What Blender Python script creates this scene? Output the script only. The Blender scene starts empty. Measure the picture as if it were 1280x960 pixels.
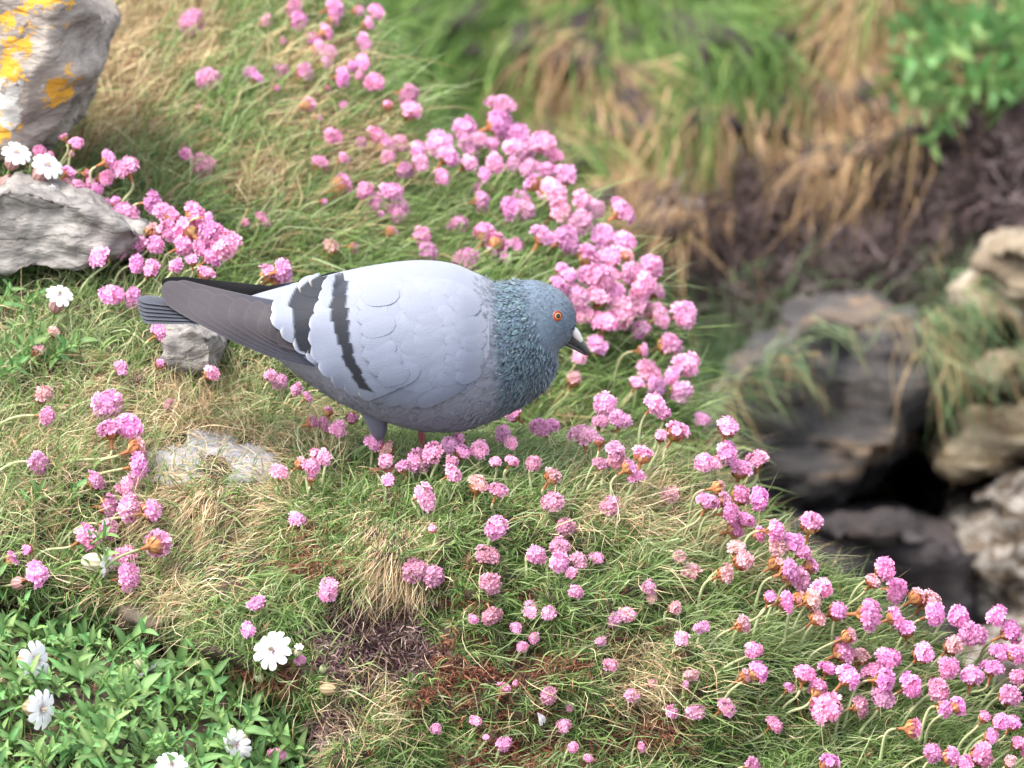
import bpy, bmesh, math, random
import numpy as np
from mathutils import Vector, Matrix
from mathutils.bvhtree import BVHTree
from mathutils import noise as mnoise

random.seed(11)
rng = np.random.default_rng(11)
scene = bpy.context.scene
R = math.radians

# ------------------------------------------------------------------ camera
PX = 0.000586            # metres per photo pixel at the bird
DIST, PITCH = 6.0, R(18)
CP, SP = math.cos(PITCH), math.sin(PITCH)
CAM = np.array([0.0, -DIST * CP, DIST * SP])
cam_d = bpy.data.cameras.new('camera')
cam = bpy.data.objects.new('camera', cam_d)
scene.collection.objects.link(cam)
cam.location = CAM
cam.rotation_euler = (math.pi / 2 - PITCH, 0, 0)
cam_d.sensor_width = 36
cam_d.lens = 36 * DIST / (1280 * PX)
cam_d.clip_start, cam_d.clip_end = 0.1, 400
cam_d.dof.use_dof = True
cam_d.dof.focus_distance = DIST - 0.07
cam_d.dof.aperture_fstop = 11.0
scene.camera = cam

# ------------------------------------------------------------------ sky, sun, exposure
SUN_EL, SUN_AZ = 60, 244          # degrees; azimuth measured clockwise from +Y (away from camera)
world = bpy.data.worlds.new('World')
scene.world = world
world.use_nodes = True
nt = world.node_tree
bg = nt.nodes['Background']
sky = nt.nodes.new('ShaderNodeTexSky')
sky.sky_type = 'NISHITA'
sky.sun_disc = False
sky.sun_elevation = R(SUN_EL)
sky.sun_rotation = R(SUN_AZ)
sky.air_density, sky.dust_density, sky.ozone_density = 1.0, 3.0, 1.0
hs = nt.nodes.new('ShaderNodeHueSaturation')
hs.inputs['Saturation'].default_value = 0.45
nt.links.new(sky.outputs[0], hs.inputs['Color'])
nt.links.new(hs.outputs[0], bg.inputs[0])
bg.inputs[1].default_value = 0.15
sun_d = bpy.data.lights.new('sun', 'SUN')
sun_d.energy = 1.1
sun_d.angle = R(20)
sun_d.color = (1.0, 0.95, 0.88)
sun = bpy.data.objects.new('sun', sun_d)
scene.collection.objects.link(sun)
to_sun = Vector((math.sin(R(SUN_AZ)) * math.cos(R(SUN_EL)), math.cos(R(SUN_AZ)) * math.cos(R(SUN_EL)), math.sin(R(SUN_EL))))
sun.rotation_euler = to_sun.to_track_quat('Z', 'Y').to_euler()
sun.location = to_sun * 8
vs = scene.view_settings
vs.view_transform = 'Standard'
vs.look = 'None'
vs.exposure = 2.0
vs.gamma = 1
scene.cycles.use_denoising = True
scene.cycles.max_bounces = 6
scene.cycles.diffuse_bounces = 3
scene.cycles.transparent_max_bounces = 4

# ------------------------------------------------------------------ helpers
COL = scene.collection

def at(px, py, Y):
    """photo pixel -> the point of the place that lies there at distance y = Y (arrays allowed)"""
    px, py, Y = np.broadcast_arrays(np.asarray(px, float), np.asarray(py, float), np.asarray(Y, float))
    qx = (px - 640) * PX
    v = (480 - py) * PX
    qy, qz = v * SP, v * CP
    dx, dy, dz = qx - CAM[0], qy - CAM[1], qz - CAM[2]
    t = (Y - CAM[1]) / dy
    return np.stack([CAM[0] + t * dx, CAM[1] + t * dy, CAM[2] + t * dz], -1)

def A(r, g, b, k=0.8):
    """display colour -> albedo"""
    c = np.array([r, g, b], float) / 255
    l = np.where(c < 0.04045, c / 12.92, ((c + 0.055) / 1.055) ** 2.4)
    return l * k

def tag(o, label=None, cat=None, group=None, kind=None):
    if label: o['label'] = label
    if cat: o['category'] = cat
    if group: o['group'] = group
    if kind: o['kind'] = kind
    return o

def link(o, parent=None):
    COL.objects.link(o)
    if parent is not None: o.parent = parent
    return o

def empty(name, loc):
    e = bpy.data.objects.new(name, None)
    e.empty_display_size = 0.01
    e.location = loc
    return link(e)

def make_mesh(name, verts, faces, mat=None, cols=None, smooth=True):
    me = bpy.data.meshes.new(name)
    me.from_pydata([tuple(map(float, v)) for v in verts], [], [tuple(map(int, f)) for f in faces])
    if mat: me.materials.append(mat)
    if smooth: me.polygons.foreach_set('use_smooth', [True] * len(me.polygons))
    if cols is not None: set_cols(me, np.asarray(cols, float))
    me.update()
    return me

def set_cols(me, c):
    a = me.color_attributes.new('Col', 'FLOAT_COLOR', 'POINT')
    b = np.ones((len(me.vertices), 4), np.float32)
    b[:, :3] = c
    a.data.foreach_set('color', b.ravel())

def obj(name, me, parent=None, loc=None):
    o = bpy.data.objects.new(name, me)
    if loc is not None: o.location = loc
    return link(o, parent)

def nrm(v):
    v = np.asarray(v, float)
    return v / np.maximum(np.linalg.norm(v, axis=-1, keepdims=True), 1e-9)

_tab = rng.random((64, 64))
def vnoise(x, y, s=0):
    x, y = np.asarray(x, float) + s * 17.31, np.asarray(y, float) + s * 9.77
    xi, yi = np.floor(x).astype(int), np.floor(y).astype(int)
    fx, fy = x - xi, y - yi
    fx, fy = fx * fx * (3 - 2 * fx), fy * fy * (3 - 2 * fy)
    g = lambda a, b: _tab[a % 64, b % 64]
    return (g(xi, yi) * (1 - fx) + g(xi + 1, yi) * fx) * (1 - fy) + (g(xi, yi + 1) * (1 - fx) + g(xi + 1, yi + 1) * fx) * fy

def fbm(x, y, s=0, o=3):
    r, a, t = 0, 1, 0
    for k in range(o):
        r = r + a * vnoise(x * 2 ** k, y * 2 ** k, s + k); t += a; a *= 0.5
    return r / t

def sstep(a, b, x):
    t = np.clip((x - a) / (b - a), 0, 1)
    return t * t * (3 - 2 * t)

# ------------------------------------------------------------------ materials
def new_mat(name):
    m = bpy.data.materials.new(name)
    m.use_nodes = True
    return m, m.node_tree.nodes, m.node_tree.links, m.node_tree.nodes['Principled BSDF']

def attr_mat(name, rough=0.7, translucent=0.0, spec=0.3, vary=0.0, objcol=False, sheen=0.0, bump=0.0, bscale=600, hue=0.0):
    m, N, L, p = new_mat(name)
    a = N.new('ShaderNodeAttribute'); a.attribute_name = 'Col'
    c = a.outputs['Color']
    if objcol:
        oi = N.new('ShaderNodeObjectInfo')
        mx = N.new('ShaderNodeMix'); mx.data_type = 'RGBA'; mx.blend_type = 'MULTIPLY'
        mx.inputs[0].default_value = 1
        L.new(c, mx.inputs[6]); L.new(oi.outputs['Color'], mx.inputs[7]); c = mx.outputs[2]
    if vary:
        oi = N.new('ShaderNodeObjectInfo')
        mr = N.new('ShaderNodeMapRange'); mr.inputs[3].default_value = 1 - vary; mr.inputs[4].default_value = 1 + vary
        L.new(oi.outputs['Random'], mr.inputs[0])
        h = N.new('ShaderNodeHueSaturation'); L.new(mr.outputs[0], h.inputs['Value']); L.new(c, h.inputs['Color'])
        if hue:
            m2 = N.new('ShaderNodeMapRange'); m2.inputs[3].default_value = 0.5 - hue; m2.inputs[4].default_value = 0.5 + hue
            fr = N.new('ShaderNodeMath'); fr.operation = 'FRACT'
            mu = N.new('ShaderNodeMath'); mu.operation = 'MULTIPLY'; mu.inputs[1].default_value = 7.31
            L.new(oi.outputs['Random'], mu.inputs[0]); L.new(mu.outputs[0], fr.inputs[0]); L.new(fr.outputs[0], m2.inputs[0])
            L.new(m2.outputs[0], h.inputs['Hue'])
        c = h.outputs[0]
    L.new(c, p.inputs['Base Color'])
    p.inputs['Roughness'].default_value = rough
    p.inputs['Specular IOR Level'].default_value = spec
    if sheen:
        p.inputs['Sheen Weight'].default_value = sheen
    if bump:
        tc = N.new('ShaderNodeTexCoord'); nz = N.new('ShaderNodeTexNoise'); nz.inputs['Scale'].default_value = bscale
        bp = N.new('ShaderNodeBump'); bp.inputs['Strength'].default_value = bump; bp.inputs['Distance'].default_value = 0.001
        L.new(tc.outputs['Object'], nz.inputs['Vector']); L.new(nz.outputs[0], bp.inputs['Height']); L.new(bp.outputs[0], p.inputs['Normal'])
    if translucent:
        tr = N.new('ShaderNodeBsdfTranslucent'); L.new(c, tr.inputs['Color'])
        ms = N.new('ShaderNodeMixShader'); ms.inputs[0].default_value = translucent
        L.new(p.outputs[0], ms.inputs[1]); L.new(tr.outputs[0], ms.inputs[2])
        L.new(ms.outputs[0], N['Material Output'].inputs['Surface'])
    return m

def noise_mat(name, stops, scale=30, rough=0.9, bump=0.6, bdist=0.004, detail=8, stretch=(1, 1, 1), patches=(), distort=0.3, cracks=0.6, crack_depth=0.25):
    """rock / soil: noise colour ramp, relief, and crusts of lichen with shapes of their own"""
    m, N, L, p = new_mat(name)
    tc = N.new('ShaderNodeTexCoord')
    mp = N.new('ShaderNodeMapping'); mp.inputs['Scale'].default_value = stretch
    L.new(tc.outputs['Object'], mp.inputs[0])
    nz = N.new('ShaderNodeTexNoise'); nz.inputs['Scale'].default_value = scale; nz.inputs['Detail'].default_value = detail
    nz.inputs['Roughness'].default_value = 0.65; nz.inputs['Distortion'].default_value = distort
    L.new(mp.outputs[0], nz.inputs['Vector'])
    cr = N.new('ShaderNodeValToRGB')
    el = cr.color_ramp.elements
    while len(el) < len(stops): el.new(0.5)
    for e, (pos, c) in zip(el, stops):
        e.position = pos; e.color = (*c, 1)
    L.new(nz.outputs[0], cr.inputs[0])
    col = cr.outputs[0]
    n2 = N.new('ShaderNodeTexNoise'); n2.inputs['Scale'].default_value = scale * 6; n2.inputs['Detail'].default_value = 5
    L.new(mp.outputs[0], n2.inputs['Vector'])
    mr = N.new('ShaderNodeMapRange'); mr.inputs[3].default_value = 0.7; mr.inputs[4].default_value = 1.3
    L.new(n2.outputs[0], mr.inputs[0])
    h = N.new('ShaderNodeHueSaturation'); L.new(mr.outputs[0], h.inputs['Value']); L.new(col, h.inputs['Color']); col = h.outputs[0]
    # crusts: sets of (centre, radius) in object space, ragged by noise
    for pcol, spots, nscale in patches:
        acc = None
        for c, r in spots:
            vm = N.new('ShaderNodeVectorMath'); vm.operation = 'DISTANCE'; vm.inputs[1].default_value = tuple(float(q) for q in c)
            L.new(tc.outputs['Object'], vm.inputs[0])
            d = N.new('ShaderNodeMath'); d.operation = 'MULTIPLY_ADD'; d.inputs[1].default_value = -1.0 / r; d.inputs[2].default_value = 1.0
            L.new(vm.outputs['Value'], d.inputs[0])
            if acc is None: acc = d.outputs[0]
            else:
                mxx = N.new('ShaderNodeMath'); mxx.operation = 'MAXIMUM'
                L.new(acc, mxx.inputs[0]); L.new(d.outputs[0], mxx.inputs[1]); acc = mxx.outputs[0]
        pn = N.new('ShaderNodeTexNoise'); pn.inputs['Scale'].default_value = nscale; pn.inputs['Detail'].default_value = 12; pn.inputs['Roughness'].default_value = 0.72
        L.new(tc.outputs['Object'], pn.inputs['Vector'])
        ad = N.new('ShaderNodeMath'); ad.operation = 'MULTIPLY_ADD'; ad.inputs[1].default_value = 4.2
        L.new(pn.outputs[0], ad.inputs[0]); L.new(acc, ad.inputs[2])
        th = N.new('ShaderNodeMapRange'); th.interpolation_type = 'SMOOTHSTEP'; th.inputs[1].default_value = 2.58; th.inputs[2].default_value = 2.72
        L.new(ad.outputs[0], th.inputs[0])
        mx = N.new('ShaderNodeMix'); mx.data_type = 'RGBA'
        lh = N.new('ShaderNodeHueSaturation'); lh.inputs['Color'].default_value = (*pcol, 1); L.new(mr.outputs[0], lh.inputs['Value']); L.new(lh.outputs[0], mx.inputs[7])
        L.new(th.outputs[0], mx.inputs[0]); L.new(col, mx.inputs[6]); col = mx.outputs[2]
    vo = N.new('ShaderNodeTexVoronoi'); vo.feature = 'DISTANCE_TO_EDGE'; vo.inputs['Scale'].default_value = scale * cracks
    wv = N.new('ShaderNodeVectorMath'); wv.operation = 'MULTIPLY_ADD'
    wv.inputs[1].default_value = (0.05, 0.05, 0.05)
    L.new(nz.outputs[1], wv.inputs[0]); L.new(mp.outputs[0], wv.inputs[2])
    L.new(wv.outputs[0], vo.inputs['Vector'])
    ck = N.new('ShaderNodeMapRange'); ck.inputs[1].default_value = 0.0; ck.inputs[2].default_value = 0.05
    L.new(vo.outputs['Distance'], ck.inputs[0])
    L.new(col, p.inputs['Base Color'])
    p.inputs['Roughness'].default_value = rough
    p.inputs['Specular IOR Level'].default_value = 0.25
    b = N.new('ShaderNodeBump'); b.inputs['Strength'].default_value = bump; b.inputs['Distance'].default_value = bdist
    sm = N.new('ShaderNodeMath'); sm.operation = 'MULTIPLY_ADD'; sm.inputs[1].default_value = 0.4
    L.new(n2.outputs[0], sm.inputs[0]); L.new(nz.outputs[0], sm.inputs[2])
    s2 = N.new('ShaderNodeMath'); s2.operation = 'MULTIPLY_ADD'; s2.inputs[1].default_value = crack_depth
    L.new(ck.outputs[0], s2.inputs[0]); L.new(sm.outputs[0], s2.inputs[2])
    L.new(s2.outputs[0], b.inputs['Height']); L.new(b.outputs[0], p.inputs['Normal'])
    return m

M_blade = attr_mat('blade', rough=0.55, translucent=0.3, spec=0.3)
M_dead = attr_mat('dead_blade', rough=0.8, translucent=0.12, spec=0.15)
M_petal = attr_mat('thrift_petal', rough=0.7, translucent=0.35, spec=0.15, vary=0.14, objcol=True, hue=0.02)
M_bract = attr_mat('thrift_bract', rough=0.75, translucent=0.2, spec=0.2, vary=0.2)
M_stalk = attr_mat('stalk', rough=0.6, translucent=0.1, spec=0.25, vary=0.2)
M_white = attr_mat('campion_petal', rough=0.6, translucent=0.3, spec=0.2, vary=0.04)
M_calyx = attr_mat('campion_calyx', rough=0.6, translucent=0.25, spec=0.25, vary=0.1)
M_leaf = attr_mat('campion_leaf', rough=0.5, translucent=0.25, spec=0.35, vary=0.34, bump=0.3, bscale=300, hue=0.03)
M_feather = attr_mat('feather', rough=0.62, spec=0.25, sheen=0.15, bump=0.25, bscale=900)
M_soil = noise_mat('soil', [(0.3, (0.02, 0.013, 0.01)), (0.55, (0.07, 0.05, 0.035)), (0.8, (0.13, 0.1, 0.06))], scale=40)
M_bank = noise_mat('bank_soil', [(0.3, (0.016, 0.011, 0.011)), (0.55, (0.05, 0.035, 0.034)), (0.8, (0.11, 0.08, 0.07))], scale=14, bdist=0.02)

# ------------------------------------------------------------------ terrain layers
def blur(a, k, axis):
    if k < 1: return a
    ker = np.exp(-0.5 * (np.arange(-2 * k, 2 * k + 1) / k) ** 2); ker /= ker.sum()
    pad = [(0, 0)] * a.ndim; pad[axis] = (2 * k, 2 * k)
    b = np.pad(a, pad, mode='edge')
    return np.apply_along_axis(lambda r: np.convolve(r, ker, mode='valid'), axis, b)

class Layer:
    def __init__(s, name, mat, x0, x1, nc, nr, crest, bottom, table, skirt, lump, label=None):
        pxs = np.linspace(x0, x1, nc)
        cx, cy = zip(*crest)
        cr = blur(np.interp(pxs, cx, cy), 2, 0)
        t = np.linspace(0, 1, nr)
        s.PXg = np.repeat(pxs[None], nr, 0)
        s.PYg = bottom + (cr[None] - bottom) * t[:, None]
        keys = sorted(table)
        Yk = np.stack([np.interp(-s.PYg, [-p for p, _ in table[k]], [y for _, y in table[k]]) for k in keys])   # (K,nr,nc)
        Y = np.zeros_like(s.PYg)
        for j, p in enumerate(pxs):
            Y[:, j] = [np.interp(p, keys, Yk[:, i, j]) for i in range(nr)]
        Y = blur(blur(Y, 3, 0), 4, 1)
        Y += lump(s.PXg, s.PYg)
        P = at(s.PXg, s.PYg, Y)
        rows = [P]
        s.nf = nr
        last = P[-1]
        for dy, dz in skirt:
            q = last.copy(); q[:, 1] += dy; q[:, 2] += dz
            rows.append(q[None])
        s.P = np.concatenate(rows, 0)
        du = np.gradient(s.P, axis=1); dv = np.gradient(s.P, axis=0)
        s.N = nrm(np.cross(du, dv))
        Rr, Cc = s.P.shape[:2]
        idx = np.arange(Rr * Cc).reshape(Rr, Cc)
        f = np.stack([idx[:-1, :-1], idx[:-1, 1:], idx[1:, 1:], idx[1:, :-1]], -1).reshape(-1, 4)
        V = s.P.reshape(-1, 3)
        me = make_mesh(name, V, f, mat)
        s.o = obj(name, me)
        s.o['kind'] = 'structure'
        s.bvh = BVHTree.FromPolygons([Vector(v) for v in V], [tuple(int(i) for i in q) for q in f])
        a = s.P[:nr]
        d1 = a[1:, 1:] - a[:-1, :-1]; d2 = a[1:, :-1] - a[:-1, 1:]
        s.area = 0.5 * np.linalg.norm(np.cross(d1, d2), axis=-1)

    def sample(s, n, dens=None):
        w = s.area.copy()
        pxc, pyc = s.PXg[:-1, :-1], s.PYg[:-1, :-1]
        inside = (pxc > -70) & (pxc < 1350) & (pyc > -80) & (pyc < 1040)
        w *= np.where(inside, 1.0, 0.3)
        if dens is not None: w *= np.maximum(dens(pxc, pyc), 0)
        w = w.ravel() / w.sum()
        k = rng.choice(len(w), n, p=w)
        nr, nc = s.area.shape
        i, j = k // nc, k % nc
        a, b = rng.random(n), rng.random(n)
        def bl(g):
            sh = (n,) + (1,) * (g.ndim - 2)
            aa, bb = a.reshape(sh), b.reshape(sh)
            return (g[i, j] * (1 - aa) + g[i + 1, j] * aa) * (1 - bb) + (g[i, j + 1] * (1 - aa) + g[i + 1, j + 1] * aa) * bb
        nf = s.nf
        return bl(s.P[:nf]), bl(s.PXg), bl(s.PYg), nrm(bl(s.N[:nf]))

    def hit(s, px, py):
        d = at(px, py, 0.0) - CAM
        h = s.bvh.ray_cast(Vector(CAM), Vector(d).normalized())
        return h

def near_lump(px, py):
    l = (fbm(px / 110, py / 80, 3) - 0.5) * 0.05 + (fbm(px / 42, py / 30, 5) - 0.5) * 0.034
    ce = np.interp(px, [-500, 0, 140, 200, 260, 340, 405, 440], [735, 740, 752, 800, 822, 858, 905, 1100])
    l += 0.055 * sstep(-14, 12, py - ce) * (1 - 0.6 * sstep(40, 200, py - ce)) * sstep(445, 420, px)
    l += 0.075 * np.exp(-(((px - 180) / 50) ** 2 + ((py - 785) / 30) ** 2))      # hollow under the straw
    l += 0.018 * np.exp(-(((px - 470) / 60) ** 2 + ((py - 805) / 55) ** 2))     # bare dead patch
    return l

NEAR = Layer('hummock', M_soil, -420, 1700, 300, 120,
    [(-420, 90), (0, 190), (60, 215), (120, 250), (200, 300), (260, 360), (330, 435), (400, 490), (450, 522), (500, 540), (600, 548), (700, 550),
     (800, 565), (880, 605), (960, 665), (1040, 722), (1120, 770), (1200, 830), (1280, 895), (1400, 985), (1700, 1180)], 1330,
    {-420: [(1330, -.46), (960, -.28), (700, -.05), (550, .10), (400, .25), (250, .38), (90, .55)],
     0: [(1330, -.46), (960, -.27), (720, -.09), (600, 0), (450, .12), (330, .25), (190, .40)],
     150: [(1330, -.45), (960, -.26), (790, -.17), (700, -.07), (600, -.01), (500, .06), (400, .16), (260, .33)],
     300: [(1330, -.45), (960, -.26), (780, -.17), (680, -.09), (600, -.02), (560, .02), (470, .12), (400, .2)],
     450: [(1330, -.40), (960, -.21), (760, -.145), (650, -.09), (595, -.03), (560, .03), (520, .14)],
     640: [(1330, -.36), (960, -.18), (760, -.13), (650, -.085), (600, -.03), (570, .03), (548, .12)],
     800: [(1330, -.35), (960, -.175), (760, -.125), (660, -.075), (615, -.02), (590, .03), (565, .1)],
     960: [(1330, -.35), (960, -.17), (800, -.12), (720, -.06), (690, -.01), (665, .06)],
     1120: [(1330, -.36), (960, -.18), (850, -.10), (770, 0)],
     1280: [(1330, -.34), (1050, -.2), (960, -.13), (895, -.04)],
     1700: [(1330, -.25), (1180, -.08)]},
    [(.012, -.004), (.03, -.015), (.05, -.035), (.08, -.075), (.12, -.14), (.16, -.22), (.2, -.34), (.24, -.55), (.26, -.9)], near_lump)

MID = Layer('grassy_mound', M_soil, -700, 1060, 200, 90,
    [(-700, -260), (100, -120), (300, -70), (380, -40), (425, 20), (460, 85), (500, 160), (540, 205), (600, 215), (650, 225), (700, 265), (750, 325),
     (790, 385), (820, 440), (850, 510), (880, 580), (940, 690), (1060, 900)], 760,
    {-700: [(760, .3), (300, .6), (100, .9), (-260, 1.5)],
     100: [(760, .25), (300, .48), (150, .7), (-120, 1.2)],
     300: [(760, .25), (350, .42), (200, .62), (0, .95), (-70, 1.1)],
     450: [(760, .25), (350, .45), (200, .65), (60, .85)],
     560: [(760, .25), (350, .5), (210, .75)],
     700: [(760, .25), (400, .5), (270, .7)],
     830: [(760, .3), (500, .47), (440, .55)],
     960: [(760, .35), (690, .42)],
     1060: [(960, .3), (900, .35)]},
    [(.02, -.004), (.05, -.02), (.09, -.06), (.14, -.13), (.2, -.25), (.26, -.45), (.3, -.8)],
    lambda px, py: (fbm(px / 80, py / 60, 8) - 0.5) * 0.07)

def far_lump(px, py):
    l = (fbm(px / 110, py / 80, 12) - 0.5) * 0.3 + (fbm(px / 32, py / 26, 15) - 0.5) * 0.1
    edge = 300 - 0.42 * np.clip(px - 830, 0, 330) - 0.9 * np.clip(px - 1160, 0, 200)     # lip of the turf
    l += 0.16 * sstep(0, 30, py - edge) * (1 - sstep(90, 190, py - edge)) * sstep(740, 860, px)
    l += 0.35 * np.exp(-(((px - 1120) / 130) ** 2 + ((py - 640) / 60) ** 2))                 # cave under the boulder
    return l

FAR = Layer('bank', M_bank, -1100, 2300, 260, 190,
    [(-1100, -520), (2300, -520)], 1560,
    {-1100: [(1560, .9), (960, 1.4), (600, 1.8), (300, 2.1), (0, 2.5), (-520, 3.4)],
     600: [(1560, .9), (960, 1.45), (600, 1.85), (300, 2.1), (0, 2.5), (-520, 3.4)],
     950: [(1560, .9), (960, 1.5), (640, 1.9), (480, 1.85), (400, 1.95), (330, 2.1), (270, 2.12), (150, 2.3), (0, 2.5), (-520, 3.4)],
     1280: [(1560, .85), (960, 1.45), (760, 1.7), (600, 1.8), (400, 1.85), (300, 2.0), (170, 2.1), (100, 2.2), (0, 2.35), (-520, 3.3)],
     2300: [(1560, .8), (960, 1.3), (600, 1.7), (300, 1.95), (0, 2.3), (-520, 3.2)]},
    [(1.5, .4), (5, .8), (20, 1.5), (60, 3)], far_lump)
base = make_mesh('ground', [(-60, -30, -1.4), (60, -30, -1.4), (60, 90, -1.4), (-60, 90, -1.4)], [(0, 1, 2, 3)], M_soil)
obj('ground', base)['kind'] = 'structure'
# ------------------------------------------------------------------ blades of grass, needles, straw
def blades(name, mat, root, d, L, W, droop, col, label, cat, nseg=4, tipcol=None):
    """one mesh of many tapering curved strips"""
    n = len(root)
    d = nrm(d)
    side = nrm(np.cross(d, rng.normal(size=(n, 3))))
    t = np.linspace(0, 1, nseg + 1)
    ctr = root[:, None] + d[:, None] * (L[:, None] * t)[..., None] + droop[:, None] * (L[:, None] * t ** 2)[..., None]
    kink = rng.normal(size=(n, 3)) * 0.10
    ctr += kink[:, None] * (L[:, None] * np.sin(t * math.pi * 1.3))[..., None]
    w = (W[:, None] * 0.5 * np.maximum(1 - t ** 2.2, 0.05) * np.minimum(1, 0.6 + 1.6 * t))[..., None]
    l, r = ctr[:, :-1] - side[:, None] * w[:, :-1], ctr[:, :-1] + side[:, None] * w[:, :-1]
    V = np.empty((n, 2 * nseg + 1, 3))
    V[:, 0:2 * nseg:2] = l; V[:, 1:2 * nseg:2] = r; V[:, -1] = ctr[:, -1]
    nv = 2 * nseg + 1
    basei = (np.arange(n) * nv)[:, None, None]
    q = np.array([[2 * k, 2 * k + 1, 2 * k + 3, 2 * k + 2] for k in range(nseg - 1)])
    quads = (basei + q[None]).reshape(n, -1)
    tri = (basei[:, 0] + np.array([2 * nseg - 2, 2 * nseg - 1, 2 * nseg])[None])
    loops = np.concatenate([quads, tri], 1).ravel().astype(np.int32)
    per = np.array([4] * (nseg - 1) + [3])
    tot = np.tile(per, n)
    start = np.concatenate([[0], np.cumsum(tot)[:-1]]).astype(np.int32)
    me = bpy.data.meshes.new(name)
    me.vertices.add(n * nv); me.vertices.foreach_set('co', V.astype(np.float32).ravel())
    me.loops.add(len(loops)); me.loops.foreach_set('vertex_index', loops)
    me.polygons.add(len(tot)); me.polygons.foreach_set('loop_start', start)
    me.polygons.foreach_set('use_smooth', np.ones(len(tot), bool))
    me.update(calc_edges=True)
    c = np.repeat(col[:, None], nv, 1)
    if tipcol is not None:
        tt = np.concatenate([np.repeat(t[:-1], 2), [1]])[None, :, None]
        c = c * (1 - tt ** 2) + tipcol[:, None] * tt ** 2
    me.materials.append(mat)
    set_cols(me, c.reshape(-1, 3))
    o = obj(name, me)
    tag(o, label, cat, kind='stuff')
    return o

def pick(pal, n, jit=0.18):
    pal = np.array(pal)
    c = pal[rng.integers(0, len(pal), n)]
    return c * (1 + rng.normal(size=(n, 1)) * jit).clip(0.5, 1.6)

GREEN = [A(116, 148, 76), A(140, 170, 98), A(94, 126, 62), A(166, 188, 122)]
GREY_GREEN = [A(146, 168, 112), A(124, 150, 94), A(170, 186, 136)]
STRAW = [A(224, 200, 160), A(206, 178, 138), A(188, 156, 120), A(234, 216, 180)]
RUST = [A(154, 100, 78, .7), A(136, 80, 66, .7), A(176, 128, 98, .7), A(124, 74, 64, .7), A(146, 112, 88, .7)]
DEAD = [A(112, 82, 82), A(88, 64, 66), A(142, 116, 112), A(74, 54, 56), A(170, 146, 138)]

def blob(px, py, *bs):
    m = np.zeros_like(px)
    for (x, y, a, b, *w) in bs:
        m = np.maximum(m, (w[0] if w else 1) * np.exp(-((px - x) / a) ** 2 - ((py - y) / b) ** 2))
    return m

def m_straw(px, py):
    return blob(px, py, (265, 635, 120, 55), (490, 690, 60, 62), (780, 640, 90, 55, .6), (90, 545, 120, 90, .8), (265, 515, 90, 42), (800, 842, 55, 32, .9),
                (370, 545, 80, 45, .7), (200, 740, 90, 40, .6), (440, 900, 50, 60, .7), (40, 600, 90, 90, .5), (900, 690, 80, 40, .5))
def m_dead(px, py): return blob(px, py, (475, 800, 92, 80), (420, 905, 40, 45, .8), (180, 470, 60, 30, .5), (60, 500, 40, 20, .4), (340, 820, 30, 30, .5))
def m_rust(px, py): return blob(px, py, (620, 860, 150, 60), (385, 695, 55, 45), (800, 905, 120, 45), (640, 940, 120, 40), (560, 830, 70, 50), (880, 800, 70, 50, .5),
                                (330, 850, 50, 30, .8), (760, 800, 60, 40, .4), (600, 740, 60, 40, .35), (200, 500, 60, 30, .5))
def m_camp(px, py):
    e = np.interp(px, [-500, 0, 140, 260, 340, 405, 440], [720, 725, 745, 800, 850, 900, 1100])
    return sstep(-10, 25, py - e) * (px < 440)
ROCKS_ON_NEAR = [(85, 290, 95, 42), (238, 445, 48, 32), (272, 572, 82, 30)]
def m_rock(px, py): return blob(px, py, *[(x, y, a, b) for x, y, a, b in ROCKS_ON_NEAR])

UPV = np.array([0, 0, 1.0])
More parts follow.
